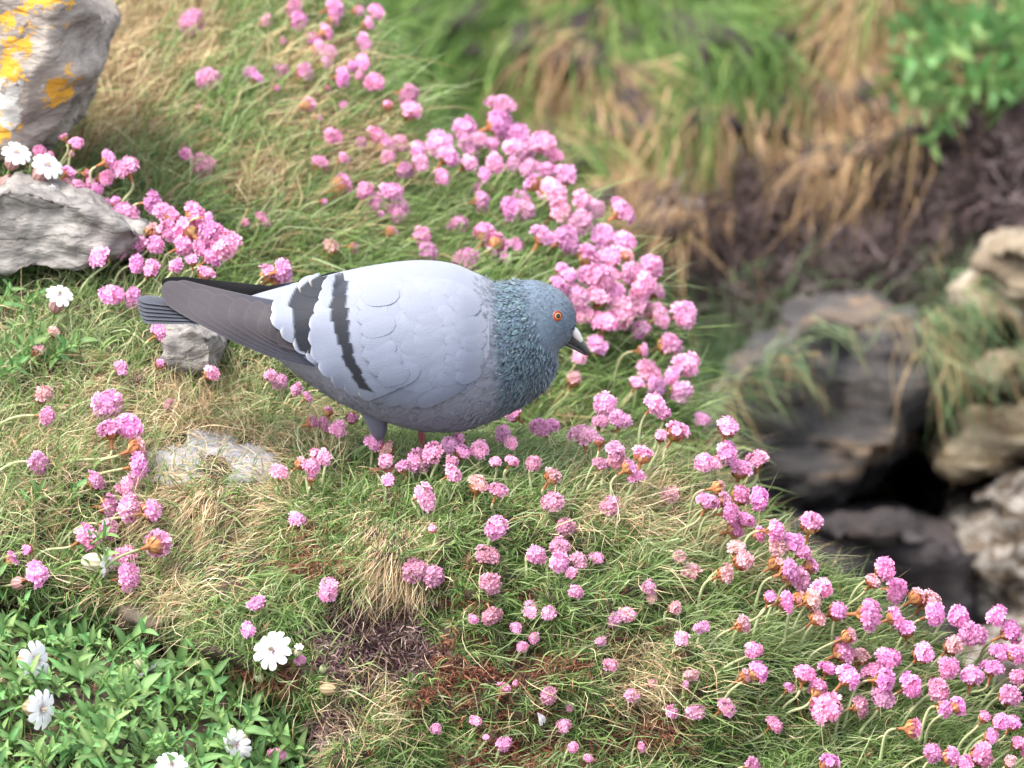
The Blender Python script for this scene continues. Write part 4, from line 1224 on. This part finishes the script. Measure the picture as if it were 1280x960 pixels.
FL['boulder'] = '136,201,13 158,210,15 95,180,9h 88,193,6b 108,217,7b 131,223,12h 80,172,6h 48,190,9 62,196,7 85,216,10 82,230,9f 98,232,9 112,230,8 121,238,9 112,250,11 125,257,12 145,253,8b 155,270,17 104,242,8h 70,236,7h'
FL['tuft'] = '190,253,14 205,265,14 215,272,13 212,290,15 235,290,18 243,268,16 260,272,8 264,290,15 281,305,18 255,310,14 264,322,13 190,290,12f 240,326,9 256,343,11 220,332,10h 125,322,14 147,309,14 172,305,11 194,306,12 170,330,11 188,337,11h 228,308,13 336,343,14 353,338,15 345,350,10'
FL['tail'] = '140,369,14 165,372,12 199,416,12 151,461,10h 199,456,7b 263,467,10h 210,505,7f 389,528,9h 404,530,8 423,536,11h 410,515,8b 440,523,9b 350,478,10 370,487,8 338,470,8h 384,497,7 67,416,8f 47,438,9f'
FL['straw'] = '53,494,13f 58,520,12 133,503,17 137,538,17 160,533,17 170,560,14f 172,582,14 48,578,14 118,602,13h 160,608,13 134,633,15 163,635,17 188,638,14 136,662,13d 108,672,16 196,680,17d 155,698,16 160,722,17 45,718,17 35,687,8b 13,700,11h'
FL['feet'] = '''349,590,11 395,570,11h 406,572,10 390,583,10 389,599,6b 376,580,9f 466,553,10 485,562,10f 485,602,9 505,583,9 522,577,15 540,566,13 483,576,10 561,557,10 573,550,9 578,566,10 565,577,8 566,592,11 600,562,11 531,621,15 541,661,6b
619,578,7h 597,607,12f 622,613,12d 640,577,9 628,543,11 640,554,9 643,519,11h 676,535,13 690,532,9 667,580,10d 690,596,12f'''
FL['front'] = '''371,650,11 410,738,13 322,755,11 310,787,9 620,660,13 608,694,14d 518,713,14d 541,720,14d 612,730,13d 690,627,12d 707,660,12d 700,684,12d 698,703,13 669,694,12 723,702,11 745,697,8 715,717,8h 762,632,12d 664,764,13 686,766,9 720,740,9
811,734,9 815,748,7f 843,760,9f 645,785,7 668,798,7 653,809,7 768,775,9 784,768,10 750,801,7 763,831,9 615,770,12d 592,774,6 629,862,9 594,901,7 545,911,7 630,930,9 346,945,11 608,922,5b 686,869,10d 712,885,5 790,870,9 705,907,9
840,890,9 869,890,11 716,934,7 735,948,6 801,934,6 877,785,9h 851,800,10 863,844,9f 857,856,6b 815,855,7f 907,885,12 840,618,12f 849,697,9f 862,717,12f 645,855,5b 375,826,7'''
FL['crest'] = '730,545,17 757,505,15 775,525,14 750,528,10 768,562,12 750,580,10d 770,574,13d 786,585,11h 803,570,13 795,596,9 749,553,7b 818,505,14 830,518,9 845,540,15 826,546,9h 909,535,14 880,578,12 908,566,15 925,588,14 946,575,13 893,580,9'
FL['slope'] = '''897,610,10f 885,628,13 905,627,11d 912,642,13 925,620,13h 948,623,12 932,651,10 918,662,12h 948,668,9h 921,686,11f 927,702,13f 905,718,11f 1013,655,14h 968,664,12 972,684,13f 990,678,13h 1002,690,11 970,705,11f 985,715,14
1012,708,10 1000,725,13d 1027,735,12 962,748,9h 981,753,12 997,748,9f 1013,750,12f 1020,773,11f 1045,765,12h 1085,768,18 1105,712,14 1120,738,14 1090,728,10f 1117,772,12 1133,787,12h 1145,747,12f 1160,752,15f 1168,768,13 1198,771,13 1215,795,16
1190,808,13f 1247,770,13 1262,790,14 1250,815,12h 1268,818,12 1060,795,11f 1052,815,15 1074,822,12f 1006,843,14 1022,862,13 1035,836,11 1060,846,15 1088,840,12 1110,824,15 1105,850,13 1138,857,14 1033,885,17 986,860,7 967,905,11 1075,883,11d
1103,872,13d 1153,817,14 1186,836,13 1215,846,14 1240,836,13 1270,846,10 1173,862,13 1197,883,12 1180,886,10 1260,870,13h 1140,911,12h 1230,897,8h 1250,903,11h 1265,905,11 1238,921,9h 1165,942,11 1187,946,12h 1225,945,15h 1206,956,11 1262,953,8f
1035,955,13 942,813,10 947,840,14 931,846,10f 927,781,10f 941,957,10 1272,930,9h 1292,800,14 1300,845,14 1310,900,13 1330,870,13 1290,940,12 1340,930,13'''

def sub_where(reg, px, py):
    if reg == 'ridge':
        if py < 235: return 'on the mound ridge against the green bank'
        if py < 340: return 'on the mound ridge level with the turf lip'
        return 'on the mound ridge just beyond the pigeon head'
    if reg == 'slope':
        if px < 960: return 'at the hummock shoulder below the dark boulder'
        if px < 1060 and py < 780: return 'on the hummock edge against the black crevice'
        if py < 800: return 'on the slope rim against the mottled rock'
        if px < 1070: return 'in the middle of the falling hummock slope'
        return 'low on the hummock slope under the rim'
    if reg == 'mound':
        if py < 160: return 'high on the mound behind the pigeon'
        if px > 500: return 'on the mound just above the pigeon back'
        return 'halfway up the mound behind the pigeon'
    if reg == 'front':
        if py < 725: return 'on the upper front of the hummock'
        if px < 560: return 'near the dead brown hollow'
        return 'on the rusty lower front of the hummock'
    return {'crest': 'standing on the crest ahead of the pigeon', 'feet': 'in front of the pigeon feet', 'straw': 'leaning over straw below the pale slab',
            'tail': 'under or beside the pigeon tail', 'tuft': 'in the tuft above the pigeon tail', 'boulder': 'between slate slab and lichened boulder', 'top': 'at the top end of the mound ridge'}[reg]

LAYER = {'N': NEAR, 'M': MID}
SIZEW = lambda r: 'large' if r >= 14 else ('medium' if r >= 10 else 'small')
n_fl = 0
for reg, txt in FL.items():
    where, group, ly, off, face, tint = REG[reg]
    lay = LAYER[ly]
    for tok in txt.split():
        xs, ys, rr = tok.split(',')
        stc = ''
        if rr[-1].isalpha(): stc, rr = rr[-1], rr[:-1]
        px, py, r = float(xs), float(ys), float(rr)
        state, kind = {'': (random.choice(['open'] * 5 + ['half']) if r < 16 else 'open', 'fresh'), 'd': ('open', 'dusty'), 'h': ('half', 'fresh'), 'b': ('bud', 'fresh'), 'f': ('half', 'faded')}[stc]
        ox, oy = off[0] * random.uniform(.7, 1.3), off[1] * random.uniform(.75, 1.25)
        rp, rn = root_on(lay, px + ox, py + oy)
        if rp is None: continue
        back = {'N': -.004, 'M': -.012}[ly]
        if reg == 'crest': back = .012
        hh_ = lay.hit(px, py)
        hY = rp[1] + back
        if hh_[0] is not None: hY = min(hY, hh_[0].y - r * PX * .9 - (.004 if ly == 'N' else .035))
        hp = at(px, py, hY)
        sc = r * PX * (1.04 if ly == 'N' else 1.04 * (DIST + rp[1]) / DIST) * (.97 if state == 'open' else 1.05)
        fv = nrm(np.array(face) + np.random.RandomState(int(px * 7 + py)).normal(size=3) * np.array([.42, .38, .3]))
        bud = state == 'bud'
        name = 'thrift_bud' if bud else ('withered_thrift' if stc == 'f' else 'thrift_flower')
        t = empty(name, rp)
        adj = {'': 'full round pink', 'd': 'dusty pale pink', 'h': 'half open pink', 'b': 'closed brownish pink', 'f': 'withered orange and cream'}[stc]
        noun = 'bud' if bud else 'head'
        where = sub_where(reg, px, py)
        group = f'thrift {where}'
        tag(t, f'{SIZEW(r)} {adj} thrift {noun} {where}', 'bud' if bud else 'flower', group)
        hm = obj('flower_head', random.choice(HEADS[(kind, state)]), t, loc=hp - rp)
        sc *= 1.12 if reg == 'ridge' else 1.12 if reg == 'slope' else 1.06
        hm.scale = (sc * random.uniform(.94, 1.12), sc * random.uniform(.94, 1.08), sc * random.uniform(.78, 1.0))
        orient(hm, fv)
        lum = random.uniform(.9, 1.08)
        hm.color = (tint[0] * lum, tint[1] * lum * random.uniform(.9, 1.06), tint[2] * lum, 1) if kind == 'fresh' else (lum, lum, lum, 1)
        br = obj('bracts', random.choice(BRACTS[state]), t, loc=hp - rp)
        br.scale = hm.scale; br.rotation_mode = 'QUATERNION'; br.rotation_quaternion = hm.rotation_quaternion
        # stalk
        L = np.linalg.norm(hp - rp)
        e = hp - fv * sc * 1.35
        dn = nrm(UPV * .6 + (rn if rn @ UPV > 0 else -rn) * .3)
        pts = bez(rp - rp - dn * .004, (dn * .35 + nrm(hp - rp) * .15) * L, e - rp - fv * L * .28, e - rp, 10)
        sw = np.linspace(.0013, .001, 10) * (1.05 if ly == 'M' else 1) * (.8 if r < 8 else 1)
        sc_ = np.linspace(0, 1, 10)[:, None]
        obj('stalk', tube_mesh('thrift_stalk', pts, sw, M_stalk, A(164, 182, 130) * (1 - sc_) + A(184, 182, 136) * sc_), t)
        n_fl += 1

# ------------------------------------------------------------------ sea campion
def lobe_petal(seed):
    """unit petal along +X, face +Z, deeply two-lobed"""
    rs = np.random.RandomState(seed)
    V, F, C = [], [], []
    ts = [0, .2, .4, .6, .75, .9, 1.0]
    outer = [.05, .15, .29, .41, .45, .41, .24]; inner = [0, 0, 0, 0, .01, .05, .11]
    for sd in (-1, 1):
        b = len(V)
        for t, o_, i_ in zip(ts, outer, inner):
            z = .10 * math.sin(t * 3.0) - .2 * t ** 3 + rs.normal() * .012
            for q in (0, .5, 1):
                y = i_ + (o_ - i_) * q
                V.append(np.array([t, sd * (y + .004), z + .05 * math.sin(math.pi * q) - .05 * q])); C.append(A(246, 244, 246, .86) if t > .25 else A(206, 190, 198, .86))
        for i in range(len(ts) - 1):
            for k in range(2):
                q = b + i * 3 + k
                F.append((q, q + 1, q + 4, q + 3) if sd > 0 else (q, q + 3, q + 4, q + 1))
    return make_mesh('campion_petal', V, F, M_white, np.array(C))
PETALS = [lobe_petal(s) for s in (1, 2, 3)]

def calyx_mesh(kind):
    base_c, vein = {'pink': (A(206, 168, 158), A(160, 98, 104)), 'green': (A(196, 200, 160), A(140, 150, 100)), 'tan': (A(196, 178, 140), A(150, 122, 92)), 'pale': (A(226, 222, 190), A(172, 150, 120))}[kind]
    V, F, C = [], [], []
    nu, nv = 14, 30
    for i in range(nu):
        t = i / (nu - 1)
        r = .5 * math.sin(math.pi * min(1, .06 + t * .86)) ** .62 if t < .98 else .26
        for j in range(nv):
            a = 2 * math.pi * j / nv
            rj = r * (1 + .03 * math.cos(10 * a))
            z = -1.35 + 1.35 * t
            if i == nu - 1: z += .12 * math.cos(5 * a)
            V.append(np.array([rj * math.cos(a), rj * math.sin(a), z]))
            C.append(base_c * (1 if j % 3 else 0) + vein * (0 if j % 3 else 1))
    for i in range(nu - 1):
        for j in range(nv): F.append((i * nv + j, i * nv + (j + 1) % nv, (i + 1) * nv + (j + 1) % nv, (i + 1) * nv + j))
    F.append(tuple(range(nv))[::-1])
    return make_mesh('campion_calyx', V, F, M_calyx, np.array(C))
CAL = {k: calyx_mesh(k) for k in ('pink', 'green', 'tan', 'pale')}
STAM = None
def stamen_mesh():
    V, F, C = [], [], []
    rs = np.random.RandomState(5)
    for k in range(8):
        a = rs.uniform(0, 6.28); b = len(V)
        d = nrm(np.array([math.cos(a) * .25, math.sin(a) * .25, 1])); s = nrm(np.cross(d, [0, 1, .3])) * .025
        V += [s, -s, d * .4 - s * 2, d * .4 + s * 2]; F.append((b, b + 1, b + 2, b + 3)); C += [A(226, 220, 200)] * 2 + [A(196, 180, 150)] * 2
    return make_mesh('stamens', V, F, M_white, np.array(C), smooth=False)
STAM = stamen_mesh()

def campion(px, py, r, face, ckind, root_off, label, layer=NEAR, petals=5, csize=None, back=-.012, name='sea_campion', cat='flower', group=None, spread=1.0):
    rp, rn = root_on(layer, px + root_off[0], py + root_off[1])
    if rp is None: return
    hh_ = layer.hit(px, py)
    hY = rp[1] + back
    if hh_[0] is not None: hY = min(hY, hh_[0].y - max(r, csize or 0) * PX * 1.0 - .006)
    hp = at(px, py, hY)
    sc = r * PX * (DIST + max(rp[1], 0)) / DIST
    cs = (csize if csize else r * .92) * PX * (DIST + max(rp[1], 0)) / DIST
    fv = nrm(np.array(face, float))
    t = empty(name, rp); tag(t, label, cat, group)
    a1 = nrm(np.cross(fv, [.2, .1, 1])); a2 = np.cross(fv, a1)
    a0 = random.uniform(0, 6.28)
    for k in range(petals):
        a = a0 + k * 2 * math.pi / petals + random.uniform(-.1, .1)
        d = a1 * math.cos(a) + a2 * math.sin(a)
        X = nrm(d * spread + fv * random.uniform(.05, .4) * (2 - spread)); Z = nrm(fv - X * (fv @ X)); Yv = np.cross(Z, X)
        p = obj('petal', PETALS[k % 3], t, loc=hp - rp + fv * sc * .02)
        p.rotation_mode = 'QUATERNION'
        p.rotation_quaternion = Matrix(((X[0], Yv[0], Z[0]), (X[1], Yv[1], Z[1]), (X[2], Yv[2], Z[2]))).to_quaternion()
        s = sc * random.uniform(.92, 1.06); p.scale = (s, s * 1.05, s)
    if petals:
        st = obj('stamens', STAM, t, loc=hp - rp); orient(st, fv); st.scale = (sc, sc, sc)
    c = obj('calyx', CAL[ckind], t, loc=hp - rp); orient(c, fv); c.scale = (cs, cs, cs)
    e = hp - fv * cs * 1.3
    L = np.linalg.norm(e - rp)
    pts = bez(np.zeros(3) - UPV * .004, UPV * L * .35, e - rp - fv * L * .25, e - rp, 10)
    obj('stalk', tube_mesh('campion_stalk', pts, np.linspace(.0012, .0009, 10), M_stalk, A(132, 164, 90)), t)

campion(43, 825, 25, (.72, -.62, .2), 'tan', (-40, 40), 'white campion flower with tan calyx, upper of two in the leaf mat', csize=20, back=-.03)
campion(50, 886, 25, (.74, -.62, .12), 'tan', (-40, 40), 'white campion flower with tan calyx, lower of two in the leaf mat', csize=20, back=-.03)
campion(296, 930, 20, (-.45, -.8, -.15), 'pale', (10, 20), 'white campion flower with narrow ragged petals beside a purple thrift head', csize=16, back=-.04)
campion(342, 814, 25, (-.4, -.65, .55), 'green', (5, 60), 'large white campion flower with green veined calyx by the dead brown hollow', csize=19)
campion(373, 812, 8, (.2, -.5, .8), 'pale', (-12, 50), 'unopened white campion flower behind the large open campion', petals=3, spread=.3, csize=9)
campion(182, 838, 16, (.55, -.35, -.7), 'green', (-25, -20), 'nodding white campion flower with plump green calyx over the dark hollow', csize=17, back=-.045)
campion(215, 958, 20, (.1, -.6, .75), 'green', (0, 30), 'white campion flower half sunk among leaves in the mat', back=-.04)
campion(132, 703, 19, (.93, -.3, .05), 'pale', (-75, 30), 'white campion flower in profile with long cream calyx among purple thrift', csize=23)
campion(74, 370, 18, (.25, -.35, .9), 'pink', (-10, 50), 'upright white campion flower with pink calyx below the slate slab', csize=20)
campion(20, 192, 19, (.3, -.4, .8), 'pink', (-20, 60), 'white campion flower with pink calyx beneath the lichened boulder', csize=20)
campion(58, 208, 20, (.45, -.45, .75), 'pink', (-25, 60), 'white campion flower with pink striped calyx beside the boulder thrift', csize=22)
campion(66, 240, 9, (.7, -.4, .4), 'pink', (-30, 40), 'small drooping white campion flower above the slate slab', csize=20)
campion(14, 298, 17, (.2, -.5, .8), 'pink', (-20, 50), 'white campion flower against the slate slab face', csize=14)
campion(45, 296, 10, (.5, -.35, .75), 'pink', (-30, 50), 'barely open campion flower with rosy calyx against the slate slab', petals=4, spread=.4, csize=17)
campion(58, 306, 7, (.75, -.35, .5), 'pink', (-36, 40), 'closed rosy campion calyx on the slate slab', petals=3, spread=.3, csize=16)
campion(14, 222, 0.01, (.5, -.5, .7), 'pink', (-30, 40), 'plump pink campion calyx without petals under white flowers', petals=0, csize=18, cat='bud', name='campion_calyx')
campion(52, 232, 0.01, (.6, -.5, .6), 'tan', (-30, 40), 'long buff campion calyx above the slate slab', petals=0, csize=19, cat='bud', name='campion_calyx')
campion(30, 728, 0.01, (.6, -.6, .3), 'pink', (-20, 30), 'brownish campion calyx beside a purple thrift head', petals=0, csize=17, cat='bud', name='campion_calyx')
campion(420, 862, 0.01, (.9, -.4, .1), 'tan', (-60, 50), 'dried campion seed capsule with frayed mouth', petals=0, csize=16, cat='seed capsule', name='campion_capsule')
campion(402, 900, 0.01, (.2, -.95, .2), 'green', (-50, 30), 'open round campion seed capsule facing outward', petals=0, csize=14, cat='seed capsule', name='campion_capsule')
campion(404, 832, 0.01, (.1, -.3, .9), 'green', (-40, 60), 'small upright campion bud above the seed capsules', petals=0, csize=9, cat='bud', name='campion_bud')
campion(356, 918, 0.01, (.1, -.7, .6), 'green', (-5, 30), 'small round campion bud above a thrift head', petals=0, csize=9, cat='bud', name='campion_bud')
campion(322, 842, 0.01, (-.2, -.5, .7), 'green', (15, 40), 'withered campion calyx beside the large white flower', petals=0, csize=12, cat='bud', name='campion_calyx')
campion(8, 848, 0.01, (.4, -.6, .5), 'tan', (-20, 30), 'small tan campion bud left of the paired white flowers'.replace('left of', 'next to'), petals=0, csize=10, cat='bud', name='campion_bud')
campion(157, 886, 0.01, (.1, -.5, .8), 'green', (-10, 25), 'round green campion bud in the middle of the leaf mat', petals=0, csize=9, cat='bud', name='campion_bud')
campion(58, 952, 0.01, (.1, -.5, .8), 'pink', (-10, 25), 'pinkish campion bud low in the leaf mat', petals=0, csize=12, cat='bud', name='campion_bud')
campion(1276, 32, 9, (-.3, -.6, .6), 'green', (20, 40), 'white campion flower on the leafy plant of the far bank', layer=FAR, back=-.05, csize=9)

# loose white petal on the cushion
h = NEAR.hit(672, 893)
lp = obj('fallen_petal', PETALS[0], loc=np.array(h[0]) + np.array([0, -.012, .006]))
lp.rotation_euler = (R(60), R(60), R(10)); lp.scale = (.011, .008, .011)
tag(lp, 'single fallen white petal caught under a dusty thrift head', 'petal')

# ---- leafy shoots
def leaf_mesh(seed, wid=.34):
    rs = np.random.RandomState(seed)
    V, F, C = [], [], []
    n = 6
    g, m_ = A(106, 150, 80), A(140, 176, 110)
    for i in range(n):
        t = i / (n - 1)
        w = wid * .5 * math.sin(math.pi * (.08 + .92 * t) ** .8) ** .9 + (.03 if t < .9 else 0)
        if i == n - 1: w = .01
        z = .16 * t - .30 * t * t + rs.normal() * .008
        for v in (-1, 0, 1):
            V.append(np.array([t, v * w, z + abs(v) * w * .5])); C.append(m_ if v == 0 else g * (1 + rs.normal() * .05))
    for i in range(n - 1):
        for k in range(2): F.append((i * 3 + k, i * 3 + k + 1, i * 3 + k + 4, i * 3 + k + 3))
    return make_mesh('leaf', V, F, M_leaf, np.array(C))
LEAVES = [leaf_mesh(s, w) for s, w in ((1, .32), (2, .26), (3, .36), (4, .22))]

def shoot(root, up, height, npairs, leafL, label, group, name='campion_shoot', spread=.8, mat_col=A(128, 160, 88)):
    sz = 'tall' if height > (.03 if name != 'bank_shoot' else .125) else ('short' if height < (.02 if name != 'bank_shoot' else .105) else 'middling')
    t = empty(name, root); tag(t, sz + ' ' + label, 'plant', group)
    up = nrm(up)
    bend = np.array([random.uniform(-.25, .25), random.uniform(-.25, .1), 0])
    pts = np.array([up * height * s + bend * height * s * s for s in np.linspace(-.1, 1, 7)])
    obj('stem', tube_mesh('campion_stem', pts, np.linspace(.0013, .0008, 7), M_stalk, mat_col, 5), t)
    a = random.uniform(0, 6.28)
    e1 = nrm(np.cross(up, [.3, .9, .1])); e2 = np.cross(up, e1)
    for k in range(npairs):
        s = .22 + .78 * k / max(1, npairs - 1)
        p = up * height * s + bend * height * s * s
        for q in range(2):
            aa = a + math.pi * q + random.uniform(-.3, .3)
            d = e1 * math.cos(aa) + e2 * math.sin(aa)
            X = nrm(d * spread + up * (.25 + .75 * s ** 2) + np.array([0, 0, random.uniform(-.15, .2)]))
            Z = nrm(up - X * (up @ X)); Yv = np.cross(Z, X)
            l = obj('leaf', random.choice(LEAVES), t, loc=p)
            l.rotation_mode = 'QUATERNION'
            l.rotation_quaternion = Matrix(((X[0], Yv[0], Z[0]), (X[1], Yv[1], Z[1]), (X[2], Yv[2], Z[2]))).to_quaternion()
            ls = leafL * random.uniform(.75, 1.2) * (1 - .25 * s); l.scale = (ls, ls, ls)
        a += math.pi / 2 + random.uniform(-.2, .2)

n_s = 0
tries = 0
placed = []
while n_s < 190 and tries < 9000:
    tries += 1
    px, py = random.uniform(-50, 400), random.uniform(735, 1030)
    e = float(np.interp(px, [-500, 0, 140, 200, 260, 340, 405], [728, 735, 750, 810, 826, 862, 915]))
    if py < e + 20: continue
    if any((px - a) ** 2 + (py - b) ** 2 < 14.5 ** 2 for a, b in placed): continue
    h = NEAR.hit(px, py)
    if h[0] is None: continue
    placed.append((px, py)); n_s += 1
    where = ('at the rim of the dark hollow' if py < 850 and px > 110 else 'around the paired white campion flowers' if px < 110 else 'along the edge of the dead brown hollow' if px > 270 else 'in the dense green campion mat')
    shoot(np.array(h[0]), np.array([random.uniform(-.5, .6), random.uniform(-.9, -.2), .8]), random.choice([.012, .02, .026, .034, .046]) * random.uniform(.85, 1.15), random.randint(3, 6), random.uniform(.009, .023),
          f'leafy green sea campion shoot {where}', f'campion shoots {where}')
for px, py in [(6, 360), (18, 395), (-14, 400), (2, 435), (34, 440), (20, 460), (46, 465), (-20, 450), (60, 455), (-8, 480), (24, 350), (-30, 370), (12, 330), (70, 590 + 60), (30, 640), (85, 705), (110, 730), (50, 750), (100, 760), (10, 740)]:
    h = NEAR.hit(px, py)
    if h[0] is None: continue
    where = 'beside the slate slab under pink calyces' if py < 500 else 'under the purple thrift over the straw'
    shoot(np.array(h[0]), np.array([.55, -.35, .7]), random.uniform(.022, .04), random.randint(4, 6), random.uniform(.015, .022),
          f'bright green sea campion shoot {where}', f'campion shoots {where}')
# leafy plant hanging on the far bank
for k in range(60):
    px, py = random.uniform(1165, 1340), random.uniform(0, 125)
    if py > 90 + .3 * (px - 1165): continue
    h = FAR.hit(px, py)
    if h[0] is None: continue
    shoot(np.array(h[0]), np.array([random.uniform(-.5, .3), -1.0, random.uniform(-.6, .2)]), random.uniform(.09, .15), random.randint(6, 8), random.uniform(.026, .04),
          'bright green leafy shoot hanging over the dark overhang', 'leafy shoots on the far bank', name='bank_shoot')
